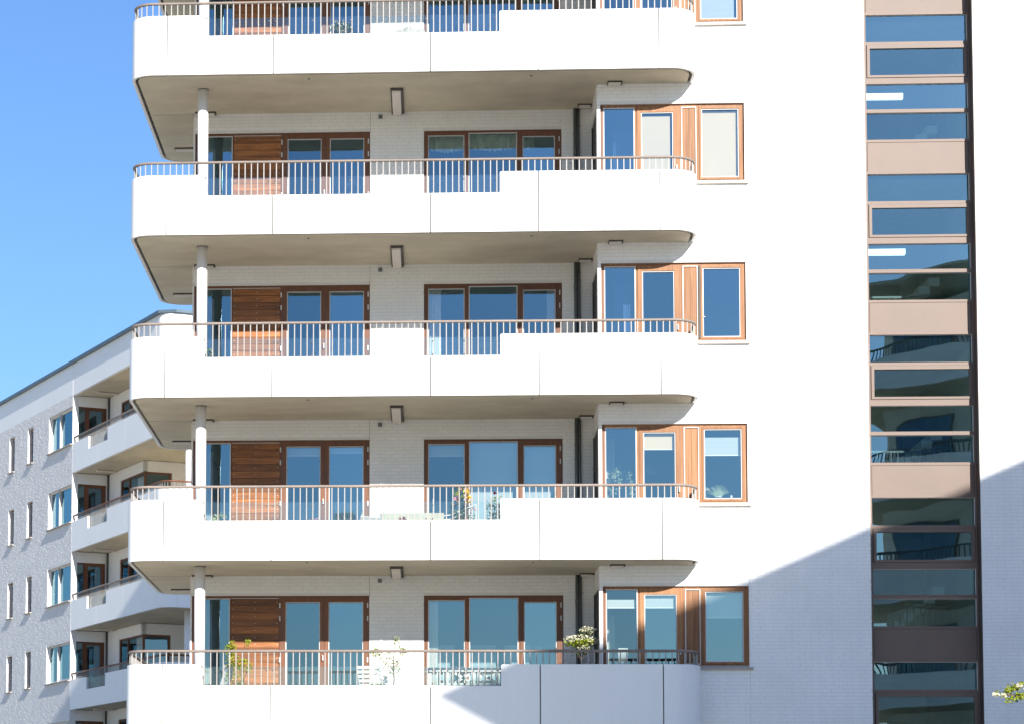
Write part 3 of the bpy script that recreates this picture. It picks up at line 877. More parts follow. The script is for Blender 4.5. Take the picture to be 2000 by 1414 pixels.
# end face and return of the brick volume (u = 0), with its corner window below each lintel
Tu = lambda u0: (lambda x, y, z: (u0 - y, x, z))
for j in range(0, 6):
    s = LS[j - 1]; fl = LS[j] + .33; zt = s - .40
    b = mb("white_panel"); b.box(-.2, 0.0, .221, 1.45, zt, s - .001) ; b.box(-.2, -.001, 0.221, .23, fl, zt - .001)
    b.box(-.2, -.001, 1.36, 1.45, fl, zt - .001)
    b.build("end_wall", block)
    def Tm(x, y, z): return (-.03 - y, x, z)
    # end-face window: plane faces +u
    window(block, lambda x, y, z: (-.02 - y, x, z), 0.02 + .0, 1.355, fl, zt - .002, 0.0,
           [(.09, .50, fl + .1, zt - .06), (.66, 1.20, fl + .12, zt - .12)], name="end_window", bead=False, leafs=[(.58, 1.30, fl + .02, zt - .03)])
    # second volume: side wall at w = 1.45 and front at u = 3.97
    b = mb("white_panel")
    for c in cells(-.2, 3.97, fl, s - .001, [(1.40, 3.97, fl - 1, zt)]): b.box(c[0], c[1], 1.45, 1.6, c[2], c[3])
    for c in cells(1.601, 8.0, fl, s - .001, [(1.6, 2.55, fl - 1, zt)]): b.box(3.82, 3.97, c[0], c[1], c[2], c[3])
    b.box(3.82, 3.97, 1.45, 1.601, zt, s - .001)
    b.build("side_wall", block)
    window(block, IDT, 1.402, 3.95, fl, zt - .002, 1.48, [(1.48, 2.25, fl + .1, zt - .07), (2.33, 3.87, fl + .1, zt - .07)], name="side_window", bead=False)
    window(block, lambda x, y, z: (3.94 - y, x, z), 1.49, 2.54, fl, zt - .002, 0.0, [(1.56, 2.46, fl + .1, zt - .07)], name="side_window", bead=False)
    q = mb("clip_metal"); q.box(.06, .13, 1.38, 1.445, fl, s - .002); q.build("downpipe", block)
    room(-13.3, -.225, .24, 5.0, fl - .02, s - .1, parent=block, m="room_dark")
    room(-.1, 3.80, 1.62, 5.5, fl - .02, s - .1, parent=block, m="room_dark")
    c_ = MB().use("column_paint"); c_.smooth = True
    c_.lathe(LF - .93, 1.28, [(.11, fl), (.11, s - .001)], 20); c_.build("column", block)
    li = mb("lamp_white"); li.box(1.0, 1.12, .6, 1.4, s - .06, s - .002); li.build("ceiling_light", block)
    q = mb("grey_metal"); q.box(3.972, 3.99, 3.4, 3.5, s - .2, s - .1); q.build("junction_box", block)
for j in range(-1, 5):
    s = LS[j]; zt = s - .40; zb = s - 1.86 if j >= 0 else s - 1.84
    # big corner window in the brick face, with pale reveal on the left, sill
    f = window(block, IDT, -2.93, -.047, zb, zt, .12, [(-2.86, -1.79, zb + .06, zt - .05), (-1.73, -.08, zb + .08, zt - .06)], name="corner_window", frame="bead_metal", bead=True, glass="glass_strip")
    q = mb("furniture_white"); q.box(-1.785, -1.735, .06, .119, zb + .02, zt - .04); q.build("mullion", f)
    q = mb("sill_stone"); q.box(-2.98, -.0, -.10, .10, zb - .04, zb - .004); q.build("window_sill", f)
    q = mb("bay_wood"); q.box(-.046, -.003, .0, .20, zb, zt); q.build("corner_post", f)
    for x0, x1 in ((-5.70, -4.97), (-8.22, -7.48), (-10.9, -10.2)):
        f = window(block, IDT, x0, x1, zb, zt, .13, [(x0 + .07, x1 - .07, zb + .07, zt - .07)], name="slot_window", frame="dark_wood", bead=True, glass="glass_strip")
        q = mb("sill_stone"); q.box(x0 - .03, x1 + .03, -.09, .12, zb - .04, zb - .004); q.build("window_sill", f)
# balconies of the block
lbal = None
for j in range(0, 5):
    s = LS[j]; H = 1.12
    b = mb("concrete"); b.prism(loutline(.13) + [(0.0, 12.0)], s + .02, s + .33); bo = b.build("balcony", block)
    T_ = .12; gp = .006
    edges = [.004, 1.9, 2.97, 4.05, 5.95, LF - .551]
    for a, c in zip(edges[:-1], edges[1:]):
        low = 1.9 <= a < 4.0
        p = mb("white_panel"); p.box(a + (0 if a in (1.9, 4.05) else gp), c - (0 if c in (1.9, 4.05) else gp), 0.0 if c < 2.9 or a > 3 else .0, T_, s, s + (.66 if low else H)); p.build("parapet_panel", bo)
    fo_ = arc(LF - .55, .55, .55, -90, 0, 10); fi_ = arc(LF - .55, .55, .55 - T_, -90, 0, 10)
    p = mb("white_panel"); p.ribbon(fo_, fi_, lambda i: (s, s + H)); p.build("parapet_panel", bo)
    for a, c in ((.56, 1.25), (1.26, 4.1), (4.11, 8.0), (8.01, 12.0)):
        p = mb("white_panel"); p.box(LF - T_, LF, a, c, s, s + H); p.build("parapet_panel", bo)
    hr = loutline(.06)
    h = mb("dark_wood" if j % 2 else "rail_wood"); h.smooth = True
    h.tube([(x, y, s + 1.36) for x, y in hr], .035, 8); h.build("handrail", bo)
    L = path_len(hr); br = mb("baluster_metal"); ss = .1
    while ss < L[-1]:
        x, y = at(hr, L, ss)
        z0_ = .64 if (1.9 < x < 4.05 and y < .3) else 1.10
        br.box(x - .007, x + .007, y - .007, y + .007, s + z0_, s + 1.34)
        ss += .1155
    br.build("railing_bars", bo, kind="stuff")
    G = mb("glass_screen"); G.box(1.93, 4.02, .085, .093, s + .68, s + 1.08); G.build("glass_screen", bo)
# body of the block
o = mb("opp_wall")
o.box(-13.5, 0, 8, 8.2, 0, 19.2); o.box(-13.5, -13.3, .23, 8, 0, 19.2); o.box(3.6, 3.8, 8.0, 12, 0, 19.2); o.box(-.1, 8.0, 12, 12.2, 0, 19.2)
o.build("outer_wall", block)
for (u, w_, z0_, z1_, m_) in ((3.0, 1.75, -2.5, -.42, "curtain"),):
    for j in (1, 2, 3):
        q = mb(m_); q.box(u - .5, u + .3, w_, w_ + .02, LS[j - 1] + z0_, LS[j - 1] - .42); q.build("curtain", block)

# ================================================================== tower across the street (casts the big shadow, shows in the glass)
C0 = (10.35, -27.0)
opp = thing("opposite_tower", "white balconied tower across the street, seen only as reflection and shadow on the facade", "building", (C0[0], C0[1], 0), math.atan2(-0.612, 0.791))
OW, OD = 11.0, 17.0
def osl(i, w=0.06):
    return arc(w + i, w + i, w, 180, 270, 8) + [(OW - i, i), (OW - i, OD - i), (i, OD - i)]
rt = 18.22
o = mb("concrete"); o.prism(osl(0), rt - .10, rt); o.build("roof", opp)
bw = mb("opp_wall"); bw.box(2.3, OW, 2.0, OD, 0, rt - .26); bw.build("wall", opp)
for j in range(1, 6):
    s = rt - .25 - 3.0 * j
    b = mb("concrete"); b.prism(osl(0.12, .9), s, s + .3); bo = b.build("balcony", opp)
    p = mb("white_panel")
    A = [(OW, 0)] ; ou = [(0.0, OD)] + arc(.9, .9, .9, 180, 270, 10) + [(OW, 0.0)]
    inn = [(0.09, OD)] + arc(.9, .9, .81, 180, 270, 10) + [(OW, 0.09)]
    p.ribbon(ou, inn, lambda i: (s, s + 1.0)); p.build("parapet_panel", bo)
    h = mb("clip_metal"); h.tube([(x, y, s + 1.35) for x, y in [(0.05, OD)] + arc(.9, .9, .85, 180, 270, 8) + [(OW, .05)]], .035, 6)
    L_ = [(0.05, OD)] + arc(.9, .9, .85, 180, 270, 8) + [(OW, .05)]; PL = path_len(L_); q_ = .1
    while q_ < PL[-1]:
        x, y = at(L_, PL, q_); h.box(x - .012, x + .012, y - .012, y + .012, s + 1.0, s + 1.33); q_ += .14
    h.build("handrail", bo)
    for x0 in (2.6, 5.3, 8.2):
        q = mb("opp_dark"); q.box(x0, x0 + 1.9, 1.95, 1.999, s + .4, s + 2.5); q.build("window", opp)
        q = mb("glass"); q.add([(x0 + .05, 1.94, s + .45), (x0 + 1.85, 1.94, s + .45), (x0 + 1.85, 1.94, s + 2.45), (x0 + .05, 1.94, s + 2.45)], [(0, 1, 2, 3)]); q.build("pane", opp)
    for y0 in (2.5, 6.0, 9.5, 13.0):
        q = mb("opp_dark"); q.box(2.25, 2.299, y0, y0 + 2.2, s + .4, s + 2.5); q.build("window", opp)
        q = mb("glass"); q.add([(2.24, y0 + .05, s + .45), (2.24, y0 + 2.15, s + .45), (2.24, y0 + 2.15, s + 2.45), (2.24, y0 + .05, s + 2.45)], [(0, 1, 2, 3)]); q.build("pane", opp)
    c_ = mb("column_paint"); c_.lathe(.9, .9, [(.12, s + .3), (.12, s + 2.99)], 12); c_.build("column", opp)

# ================================================================== plants
def leaf(B, p, s, nrm=None, ratio=.5):
    d = Vector((R.gauss(0, 1), R.gauss(0, 1), R.gauss(0, .6))).normalized()
    u = Vector((R.gauss(0, 1), R.gauss(0, 1), R.gauss(0, 1)))
    u = (u - d * u.dot(d)).normalized()
    p = Vector(p); w_ = u * s * ratio; nn = d.cross(u) * s * .12
    B.add([tuple(p - d * s * .5), tuple(p + w_ * .5 + nn), tuple(p + d * s * .5), tuple(p - w_ * .5 + nn)], [(0, 1, 2, 3)])
def blob(B, c, r, n, s, ratio=.55, hollow=.3):
    for _ in range(n):
        v = Vector((R.gauss(0, 1), R.gauss(0, 1), R.gauss(0, 1))).normalized() * (hollow + (1 - hollow) * R.random() ** .6)
        leaf(B, (c[0] + v.x * r[0], c[1] + v.y * r[1], c[2] + v.z * r[2]), s * R.uniform(.6, 1.25), ratio=ratio)
def pot(parent, r, h, m, z=0.0, name="pot"):
    B = MB().use(m); B.smooth = True
    B.lathe(0, 0, [(r * .72, z), (r, z + h * .9), (r * 1.06, z + h * .9), (r * 1.06, z + h), (r * .9, z + h), (r * .88, z + h * .93)], 18)
    return B.build(name, parent)
def plant(name, label, cat, loc, stems, blobs, pots, group=None):
    """stems: list of (points, r0, r1, mat); blobs: (part name, mat, centre, radii, count, size)"""
    t = thing(name, label, cat, loc, group=group)
    for pr in pots: pot(t, *pr)
    if stems:
        B = MB()
        for pts, r0, r1, m_ in stems: B.use(m_).tube(pts, r0, 6, r1)
        B.build("stem", t)
    by = {}
    for nm_, m_, c, r, n_, s in blobs:
        B = by.setdefault(nm_, MB()); B.use(m_); blob(B, c, r, n_, s)
    for nm_, B in by.items(): B.build(nm_, t)
    return t
FL = {k: SOF[k] + .335 for k in range(0, 6)}      # balcony floor above soffit k
def wig(p0, p1, n=4, a=.03):
    return [tuple(p0[i] + (p1[i] - p0[i]) * t / n + (R.uniform(-a, a) if 0 < t < n else 0) for i in range(3)) for t in range(n + 1)]
f5 = FL[5]; f4 = FL[4]
# lowest balcony
plant("potted_shrub", "yellow green leafy shrub in a dark pot beside the white chair on the lowest balcony", "shrub", (-3.52, 1.3, f5),
      [(wig((0, 0, .2), (-.12, 0, 1.15)), .012, .004, "bark"), (wig((0, 0, .2), (.12, .05, 1.3)), .012, .004, "bark"), (wig((0, 0, .3), (.2, 0, .9)), .01, .004, "bark"), (wig((.1, 0, .9), (.22, 0, 1.33)), .006, .003, "bark")],
      [("foliage", "leaf_lime", (-.14, 0, 1.18), (.11, .12, .15), 190, .055), ("foliage", "leaf_lime", (-.10, 0, .9), (.15, .15, .16), 190, .055), ("foliage", "leaf_lime", (.17, 0, 1.28), (.07, .07, .10), 45, .05),
       ("foliage", "leaf_lime", (.12, 0, .84), (.16, .14, .15), 130, .055), ("foliage", "leaf_lime", (-.06, 0, .62), (.2, .15, .16), 130, .055), ("foliage", "leaf_green", (0, 0, .48), (.18, .15, .14), 60, .05)],
      [(.22, .30, "pot_dark")])
plant("potted_sapling", "thin flowering sapling with sparse pale leaves on the lowest balcony against the sunlit wall", "sapling", (-.64, 1.5, f5),
      [(wig((0, 0, .2), (0, 0, 1.0), 4, .012), .016, .010, "bark")] + [(wig((0, 0, z), (x, .05, z2), 3, .03), .008, .003, "bark") for z, x, z2 in ((.75, -.30, 1.05), (.9, .18, 1.2), (.95, .05, 1.38), (.8, .25, 1.0), (.7, -.2, .85), (.95, -.2, 1.2))],
      [("foliage", "leaf_lime", (-.33, 0, 1.12), (.14, .1, .09), 110, .05), ("foliage", "leaf_lime", (.17, 0, 1.15), (.10, .1, .10), 110, .05), ("foliage", "leaf_pale", (.05, 0, 1.32), (.07, .07, .12), 60, .05),
       ("foliage", "leaf_pale", (-.1, 0, .95), (.25, .15, .18), 140, .05), ("foliage", "leaf_pale", (.02, 0, .8), (.14, .1, .14), 90, .05), ("blossom", "petal_white", (-.12, 0, .9), (.28, .15, .3), 120, .035)],
      [(.20, .44, "pot_dark")])
plant("planter_greens", "low bright green leaves at the foot of the sapling on the lowest balcony", "plant", (-.94, 1.1, f5), [],
      [("foliage", "leaf_lime", (0, 0, .43), (.22, .1, .09), 170, .05)], [(.20, .36, "pot_white")])
tp = plant("topiary_tree", "small standard tree with a flat crown of cream blossom at the lowest balcony's shaded end", "tree", (2.80, 1.3, f5),
      [(wig((0, 0, .2), (.02, 0, 1.1), 5, .012), .022, .014, "bark")] + [(wig((.02, 0, .95), (x, y, z), 3, .02), .010, .004, "bark") for x, y, z in ((-.24, 0, 1.25), (.24, 0, 1.3), (.1, .1, 1.5), (-.1, -.1, 1.4), (0, .1, 1.15))],
      [("foliage", "leaf_lime", (0, 0, 1.27), (.30, .22, .10), 520, .05), ("foliage", "leaf_green", (.12, 0, 1.46), (.17, .16, .09), 200, .05), ("foliage", "leaf_green", (.05, 0, 1.13), (.16, .14, .09), 170, .05),
       ("blossom", "petal_white", (-.03, -.03, 1.34), (.28, .22, .09), 300, .045), ("blossom", "petal_white", (.14, -.03, 1.50), (.17, .16, .08), 190, .045), ("blossom", "petal_white", (.24, -.05, 1.30), (.10, .12, .08), 120, .045), ("blossom", "petal_white", (.07, -.05, 1.16), (.14, .12, .08), 120, .045)],
      [(.20, .34, "pot_dark")])
# furniture
def shell_chair(loc, rz, label):
    t = thing("plastic_chair", label, "chair", loc, rz)
    B = MB().use("furniture_white"); B.smooth = True
    vs = []; fs = []; nx, ny = 8, 12
    for i in range(ny + 1):
        s = i / ny
        if s < .5: y = -.22 + s * 2 * .42; z = .44 - .02 * math.sin(s * 2 * math.pi)
        else: q = (s - .5) * 2; y = .20 + .10 * q + .04 * math.sin(q * 3.1); z = .44 + .44 * q
        for k_ in range(nx + 1):
            x = -.22 + .44 * k_ / nx; e = (2 * k_ / nx - 1) ** 2
            vs.append((x * (1 - .25 * max(0, s - .75) * 2), y - (.06 * e if s > .5 else 0), z + (.05 * e if s <= .55 else 0)))
    for i in range(ny):
        for k_ in range(nx):
            a = i * (nx + 1) + k_; fs.append((a, a + 1, a + nx + 2, a + nx + 1))
    n_ = len(vs)
    vs2 = [(x, y + .012, z - .012) for x, y, z in vs]
    B.add(vs + vs2, fs + [tuple(q + n_ for q in reversed(f)) for f in fs])
    B.build("seat_shell", t)
    for sx in (-1, 1):
        for sy_ in (-1, 1):
            L_ = MB().use("furniture_white"); L_.tube([(sx * .08, sy_ * .06, .43), (sx * .22, sy_ * .2, 0.0)], .014, 8, .010); L_.build("leg", t)
    return t
shell_chair((-3.93, 1.15, f5), math.radians(-62), "white plastic shell chair at the left end of the lowest balcony by the column")
def slat_chair(loc, rz, label):
    t = thing("folding_chair", label, "chair", loc, rz)
    B = mb("furniture_white"); B.box(-.23, .23, -.2, .2, .43, .455); B.build("seat", t)
    for x in (-.22, .20):
        L_ = mb("furniture_white"); L_.tube([(x + .01, -.2, 0), (x + .01, .22, .86)], .014, 6); L_.build("leg", t)
        L_ = mb("furniture_white"); L_.tube([(x + .01, .2, 0), (x + .01, -.18, .44)], .014, 6); L_.build("leg", t)
    for z in (.50, .58, .66, .74, .82):
        L_ = mb("furniture_white"); y = -.2 + .42 * z / .86; L_.box(-.21, .21, y - .008, y + .010, z - .028, z + .028); L_.build("slat", t)
    return t
slat_chair((-1.06, 1.5, f5), math.radians(165), "white slatted garden chair beside the sapling on the lowest balcony")
t = thing("garden_table", "white rectangular table at the parapet step of the lowest balcony", "table", (.655, .95, f5))
B = mb("furniture_white"); B.box(-.70, .68, -.35, .35, .69, .76); B.build("tabletop", t)
for x in (-.64, .60):
    for y in (-.3, .26):
        B = mb("furniture_white"); B.box(x, x + .05, y, y + .05, 0, .69); B.build("leg", t)
t = thing("garden_bench", "white bench with crossed and upright slats in its back in front of the white table", "bench", (.72, .45, f5))
B = mb("furniture_white"); B.box(-.56, .56, -.02, .16, .30, .335); B.build("seat", t)
B = mb("furniture_white"); B.box(-.56, .56, -.03, .01, .40, .47); B.box(-.56, -.50, -.028, .012, .47, .66); B.box(.50, .55, -.028, .012, .47, .66); B.build("backrest_rail", t)
def bar2(x0, z0_, x1, z1_):
    B = mb("furniture_white"); d = Vector((x1 - x0, 0, z1_ - z0_)).normalized(); n_ = Vector((-d.z, 0, d.x)) * .022
    vs = []
    for y in (-.02, 0.005):
        for px_, pz in ((x0, z0_), (x1, z1_)):
            for s_ in (-1, 1): vs.append((px_ + n_.x * s_, y, pz + n_.z * s_))
    B.add(vs, [(0, 2, 3, 1), (4, 5, 7, 6), (0, 4, 6, 2), (1, 3, 7, 5), (0, 1, 5, 4), (2, 6, 7, 3)]); B.build("slat", t)
for cx_ in (-.08, .38): bar2(cx_ - .15, .47, cx_ + .15, .65); bar2(cx_ - .15, .65, cx_ + .15, .47)
for x in (-.42, -.36, -.30, .12, .18, .24): bar2(x, .46, x, .66)
for x in (-.54, .50):
    B = mb("furniture_white"); B.box(x, x + .05, -.03, .16, 0, .30); B.build("leg", t)
# second balcony from below
def flowers(name, label, x, y, fl, r, m, h=.40, pm="pot_clay", n_=60, lf="leaf_green", cat="flower pot"):
    plant(name, label, cat, (x, y, fl), [], [("foliage", lf, (0, 0, h + .02), (r, .10, .06), int(n_ * 1.2), .05), ("blossom", m, (0, -.02, h + .06), (r * .9, .09, .055), n_, .045)], [(r * .75, h, pm)])
flowers("flower_pot", "pink flowering pot behind the glass screen near the patio doors, fourth balcony down", -2.03, .5, f4, .17, "petal_pink", .39, "pot_dark", 90)
t = thing("red_planter", "dark red trough of spiky green plants near the patio doors, fourth balcony down", "planter", (-1.53, .9, f4))
B = mb("pot_red"); B.box(-.24, .24, -.11, .11, .0, .49); B.build("trough", t)
B = mb("leaf_dark")
for i in range(16):
    x = -.20 + .4 * i / 15; a = R.uniform(-.09, .09)
    B.tube([(x, 0, .48), (x + a * .5, R.uniform(-.05, .05), .60), (x + a * 1.5, R.uniform(-.1, .05), .66 + R.uniform(0, .05))], .012, 5, .003)
blob(B, (0, 0, .58), (.22, .10, .09), 160, .06); B.build("foliage", t)
t = thing("deck_chair", "white deck chair with grey seat beside the red trough, fourth balcony down", "chair", (-1.17, 1.3, f4), math.radians(20))
B = mb("furniture_white"); B.tube([(-.15, .3, .0), (-.12, -.25, .72)], .016, 8); B.tube([(.25, .3, 0), (.28, -.25, .72)], .016, 8); B.build("frame", t)
B = mb("furniture_white"); B.add([(-.15, -.20, .60), (.25, -.20, .60), (.25, .05, .30), (-.15, .05, .30), (-.15, -.18, .615), (.25, -.18, .615), (.25, .07, .315), (-.15, .07, .315)], [(0, 1, 2, 3), (7, 6, 5, 4), (0, 4, 5, 1), (2, 6, 7, 3), (1, 5, 6, 2), (0, 3, 7, 4)]); B.build("backrest", t)
B = mb("fabric_grey"); B.box(-.14, .24, -.12, .25, .40, .47); B.build("seat", t)
flowers("flower_pot", "red geranium pot in front of the white wall, fourth balcony down", -.46, .4, f4, .08, "petal_red", .40, "pot_clay", 60)
t = thing("garden_sofa", "cream cushioned garden sofa beside the rose bush, fourth balcony down", "sofa", (-.30, 1.55, f4))
B = mb("cushion"); B.box(-.62, .60, -.25, .3, .12, .46); B.build("seat_cushion", t)
B = mb("cushion"); B.box(-.62, .60, .18, .32, .462, .76); B.build("back_cushion", t)
B = mb("furniture_white"); B.box(-.70, -.63, -.28, .33, .0, .56); B.box(.61, .68, -.28, .33, 0, .56); B.build("armrest", t)
t = thing("sun_lounger", "white tube framed lounger with its arm rising to the rose bush, fourth balcony down", "lounger", (.45, 1.9, f4))
B = mb("furniture_white"); B.tube([(-.35, 0, .70), (-.05, 0, .74), (.45, 0, .94)], .012, 6); B.tube([(-.35, 0, .64), (-.05, 0, .66), (.45, 0, .86)], .012, 6); B.tube([(-.35, 0, 0), (-.35, 0, 1.05)], .012, 6); B.tube([(.45, 0, 0), (.45, 0, .95)], .012, 6); B.build("frame", t)
B = mb("fabric_teal"); B.box(-.05, .42, -.02, .25, .36, .50); B.build("seat", t)
def rose(x, y, label, top, n_, mlist):
    t = thing("rose_bush", label, "rose bush", (x, y, f4))
    pot(t, .2, .36, "pot_dark")
    B = mb("bark")
    for q in range(6): B.tube(wig((0, 0, .3), (R.uniform(-.2, .2), R.uniform(-.1, .1), top * R.uniform(.75, 1)), 4, .03), .009, 5, .004)
    B.build("stem", t)
    B = mb("leaf_green"); blob(B, (0, 0, .62), (.24, .15, .28), n_, .055, hollow=.1); B.use("leaf_lime"); blob(B, (0, 0, top - .12), (.17, .1, .14), n_ // 3, .05); B.build("foliage", t)
    B = MB()
    for m_, c, r, q in mlist: B.use(m_); blob(B, c, r, q, .05, .9)
    B.build("blossom", t)
rose(.62, .7, "tall rose bush with yellow and pink blooms reaching the handrail, fourth balcony down", 1.12, 330,
     [("petal_yellow", (.13, -.08, .85), (.09, .05, .09), 34), ("petal_pink", (-.12, -.08, .82), (.1, .05, .1), 22), ("petal_pink", (.22, -.05, .68), (.06, .05, .04), 12), ("petal_yellow", (.08, -.05, 1.0), (.08, .04, .06), 22), ("petal_pink", (0, 0, 1.08), (.08, .04, .04), 8)])
rose(1.26, .7, "shorter rose bush with one dark red bloom beside the parapet step, fourth balcony down", .93, 240, [("petal_dark", (-.04, -.08, .96), (.035, .03, .025), 16)])
plant("potted_succulent", "small pale leaved plant by the column, fourth balcony down", "plant", (-3.90, 1.2, f4), [(wig((0, 0, .4), (.06, 0, .72)), .008, .004, "leaf_pale")],
      [("foliage", "leaf_pale", (.02, 0, .62), (.12, .08, .12), 30, .09)], [(.12, .45, "pot_dark")])
flowers("cushion_pot", "small grey leaved pot at the far end of the cream sofa, fourth balcony down", .12, .5, f4, .07, "petal_yellow", .36, "pot_clay", 14, "leaf_pale")
# third balcony
plant("potted_succulent", "small pale spiky plant at the notch corner, third balcony down", "plant", (-4.02, .32, FL[3]), [],
      [("foliage", "leaf_pale", (0, 0, .53), (.06, .06, .10), 26, .09)], [(.08, .42, "pot_dark")])
# top balcony
plant("hydrangea", "round hydrangea full of white blossom on the topmost balcony", "shrub", (-1.62, .6, FL[1]), [(wig((0, 0, .2), (0, 0, .6)), .012, .008, "bark")],
      [("foliage", "leaf_green", (0, 0, .60), (.25, .2, .22), 420, .06), ("blossom", "petal_white", (0, -.04, .68), (.23, .18, .17), 260, .05)], [(.2, .36, "pot_clay")])
plant("flower_pot", "low yellow flowering pot left of the hydrangea on the topmost balcony", "flower pot", (-2.38, .5, FL[1]), [], [("foliage", "leaf_pale", (0, 0, .40), (.12, .08, .05), 40, .04), ("blossom", "petal_yellow", (.03, -.02, .42), (.09, .06, .04), 14, .035)], [(.1, .36, "pot_white")])
t = thing("covered_furniture", "garden furniture under a crumpled off-white cover on the topmost balcony", "cover", (-.43, 1.25, FL[1]))
B = MB().use("cover_cloth"); B.smooth = True
nx, ny = 26, 12; vs = []; fs = []
for j in range(ny + 1):
    for i in range(nx + 1):
        a = i / nx; b_ = j / ny
        x = -.44 + .90 * a; y = -.3 + .6 * b_
        edge = min(1, min(a, 1 - a) / .12, min(b_, 1 - b_) / .14)
        z = (.38 + .36 * min(1, a / .16) ** .5 + .12 * a - .04 * math.sin(a * 9)) * (edge ** .35) + .02 * math.sin(a * 23 + b_ * 5) + .015 * math.sin(b_ * 19 + a * 11)
        vs.append((x, y, max(0, z)))
for j in range(ny):
    for i in range(nx):
        q = j * (nx + 1) + i; fs.append((q, q + 1, q + nx + 2, q + nx + 1))
B.add(vs, fs); B.build("cloth", t)
t = thing("lantern", "small white lantern behind the glass screen on the topmost balcony", "lantern", (.73, 1.0, FL[1]))
B = MB().use("pot_white"); B.smooth = True; B.lathe(0, 0, [(.055, .45), (.065, .50), (.062, .62), (.045, .66)], 12); B.build("shade", t)
B = mb("grey_metal"); B.lathe(0, 0, [(.06, 0), (.02, .03), (.02, .42), (.06, .449)], 10); B.build("base", t)
# indoor plants and things in the bay windows
plant("ficus", "bushy pale green house plant in a clay pot behind the bay glass, fourth storey down", "house plant", (3.58, 1.75, SOF[4] + .3), [(wig((0, 0, .5), (0, 0, 1.2)), .02, .01, "bark")],
      [("foliage", "leaf_pale", (0, 0, 1.38), (.25, .2, .26), 330, .085), ("foliage", "leaf_pale", (.10, 0, 1.18), (.20, .2, .16), 120, .085), ("foliage", "leaf_pale", (-.22, 0, 1.2), (.08, .1, .14), 60, .08)], [(.19, .85, "pot_clay")])
t = thing("palm_plant", "spiky palm in a round pot on the sill of the right window, fourth storey down", "house plant", (5.36, 1.35, SOF[3] - 1.80))
pot(t, .07, .12, "pot_white")
B = mb("leaf_pale")
for i in range(15):
    a = math.radians(-65 + 130 * i / 14); B.tube([(0, 0, .1), (.10 * math.sin(a), 0, .1 + .14 * math.cos(a)), (.22 * math.sin(a), R.uniform(-.05, .05), .1 + .24 * math.cos(a))], .014, 5, .006)
B.build("frond", t)
t = thing("figurine", "small white figurine on the sill right of the palm, fourth storey down", "ornament", (5.60, 1.35, SOF[3] - 1.80))
B = MB().use("pot_white"); B.smooth = True; B.lathe(0, 0, [(.025, 0), (.035, .03), (.018, .09), (.03, .12), (.012, .15)], 10); B.build("body", t)
t = thing("flower_pot", "white blossom at the left edge of the right window, fourth storey down", "flower pot", (5.13, 1.30, SOF[3] - 1.80)); pot(t, .045, .10, "pot_clay")
B = mb("petal_white"); blob(B, (.0, 0, .25), (.07, .04, .05), 40, .05); B.use("leaf_green"); blob(B, (0, 0, .16), (.05, .04, .05), 20, .05); B.build("blossom", t)
t = thing("armchair", "white chair and side lamp standing inside the lowest bay window", "chair", (3.50, 1.9, SOF[5] + .3))
B = mb("furniture_white"); B.box(-.22, .28, -.2, .3, .75, .85); B.box(-.04, .24, .22, .3, .85, 1.28); B.build("seat", t)
for x in (-.2, .24):
    B = mb("furniture_white"); B.box(x, x + .03, -.2, -.17, 0, .75); B.box(x, x + .03, .25, .28, 0, .75); B.build("leg", t)
t = thing("water_jug", "dark jug on the white sill shelf inside the bay, third storey down", "jug", (3.50, 1.5, SOF[3] + .9))
B = MB().use("pot_dark"); B.smooth = True; B.lathe(0, 0, [(.05, 0), (.06, .05), (.04, .12), (.05, .16)], 12); B.build("body", t)

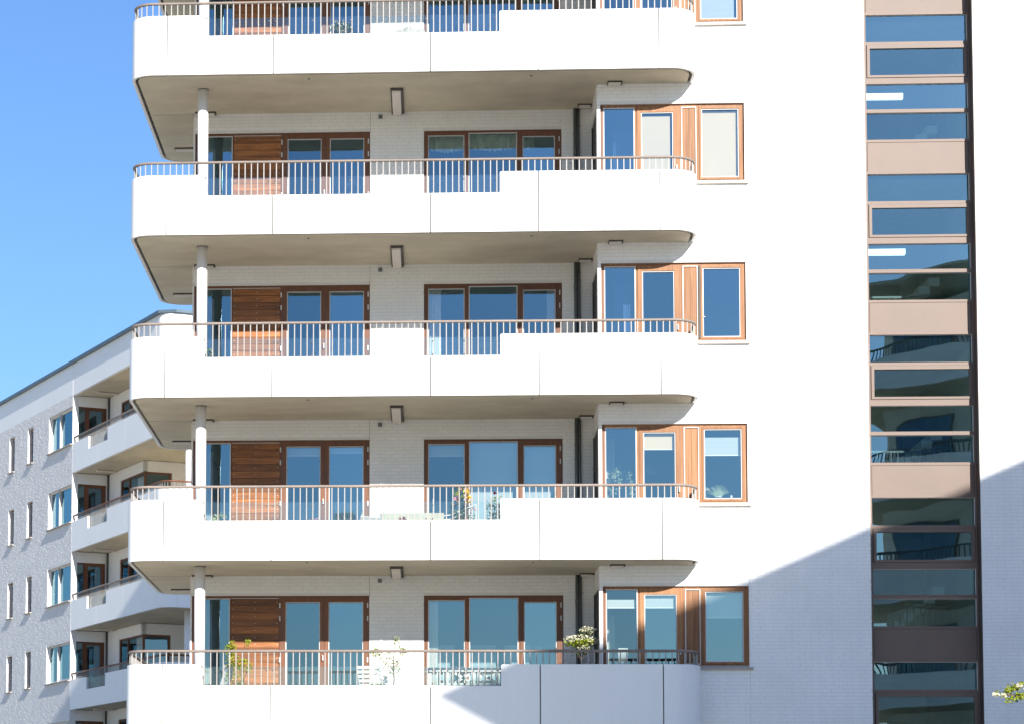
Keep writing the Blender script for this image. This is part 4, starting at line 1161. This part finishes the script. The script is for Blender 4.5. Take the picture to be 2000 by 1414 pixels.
# bicycle on the far block's lower balcony
t = thing("bicycle", "dark bicycle leaning on the lower balcony of the far left block", "bicycle", (0, 0, 0))
t.parent = None
cu, su = math.cos(LANG), math.sin(LANG)
bu, bw_ = 4.9, .55
t.location = (-13.58 + cu * bu - su * bw_, 48.6 + su * bu + cu * bw_, LS[3] + .34); t.rotation_euler = (0, 0, LANG)
for x in (-.5, .5):
    B = mb("tyre"); B.tube([(x + .33 * math.cos(a), 0, .60 + .33 * math.sin(a)) for a in [2 * math.pi * i / 20 for i in range(21)]], .022, 6); B.build("wheel", t)
B = mb("clip_metal"); B.tube([(-.5, 0, .6), (-.15, 0, 1.05), (.35, 0, 1.08), (.5, 0, .6)], .016, 6); B.tube([(-.15, 0, 1.05), (0, 0, .58), (.35, 0, 1.05)], .016, 6); B.build("frame", t)
B = mb("clip_metal"); B.tube([(.35, -.2, 1.18), (.35, .2, 1.18)], .014, 6); B.build("handlebar", t)
# ================================================================== tree whose branch tip enters on the right
t = thing("hawthorn_tree", "blossoming tree whose leafy white flowered branch tip enters at the right edge", "tree", (8.7, -23.0, 0))
B = mb("bark")
B.tube([(0, 0, 0), (.05, .05, 1.2), (-.05, 0, 2.2), (0, .1, 3.4), (.1, 0, 4.4)], .16, 8, .05)
tips = []
for i in range(16):
    a = i * 2.4; z0_ = 1.9 + (i % 5) * .45; L_ = 1.5 + R.random() * .9
    e = (L_ * math.cos(a), L_ * math.sin(a), z0_ + .7 + R.random() * .7)
    B.tube(wig((0, 0, z0_), e, 4, .1), .05, 6, .012); tips.append(e)
tip = (-3.66, 0, 3.08)
B.tube([(0, 0, 2.2), (-1.2, .1, 2.6), (-2.4, 0, 2.95), tip], .05, 6, .008)
B.tube([(-3.1, 0, 3.05), (-3.38, .03, 3.14)], .01, 5, .004)
B.build("trunk", t)
B = mb("leaf_lime")
for e in tips:
    for q in (.55, .8, 1.0): blob(B, (e[0] * q, e[1] * q, 2.2 + (e[2] - 2.2) * q), (.45, .45, .35), 90, .07)
for q in range(60):
    s = R.random()
    blob(B, (-3.70 + 1.2 * s, R.uniform(-.06, .06), 3.075 + .03 * math.sin(s * 30) + R.uniform(-.035, .05) + .03 * (1 - s)), (.05, .05, .035), 10, .036)
for x, z in ((-3.62, 3.12), (-3.55, 3.14), (-3.5, 3.16), (-3.6, 3.03), (-3.52, 3.06)):
    blob(B, (x, 0, z), (.045, .04, .03), 34, .036)
B.build("foliage", t)
B = mb("petal_white")
for e in tips: blob(B, e, (.4, .4, .3), 60, .05)
for x, z in ((-3.725, 3.075), (-3.66, 3.07), (-3.53, 3.155), (-3.47, 3.14), (-3.3, 3.05)): blob(B, (x, -.03, z), (.025, .02, .02), 26, .03, .9)
B.build("blossom", t)
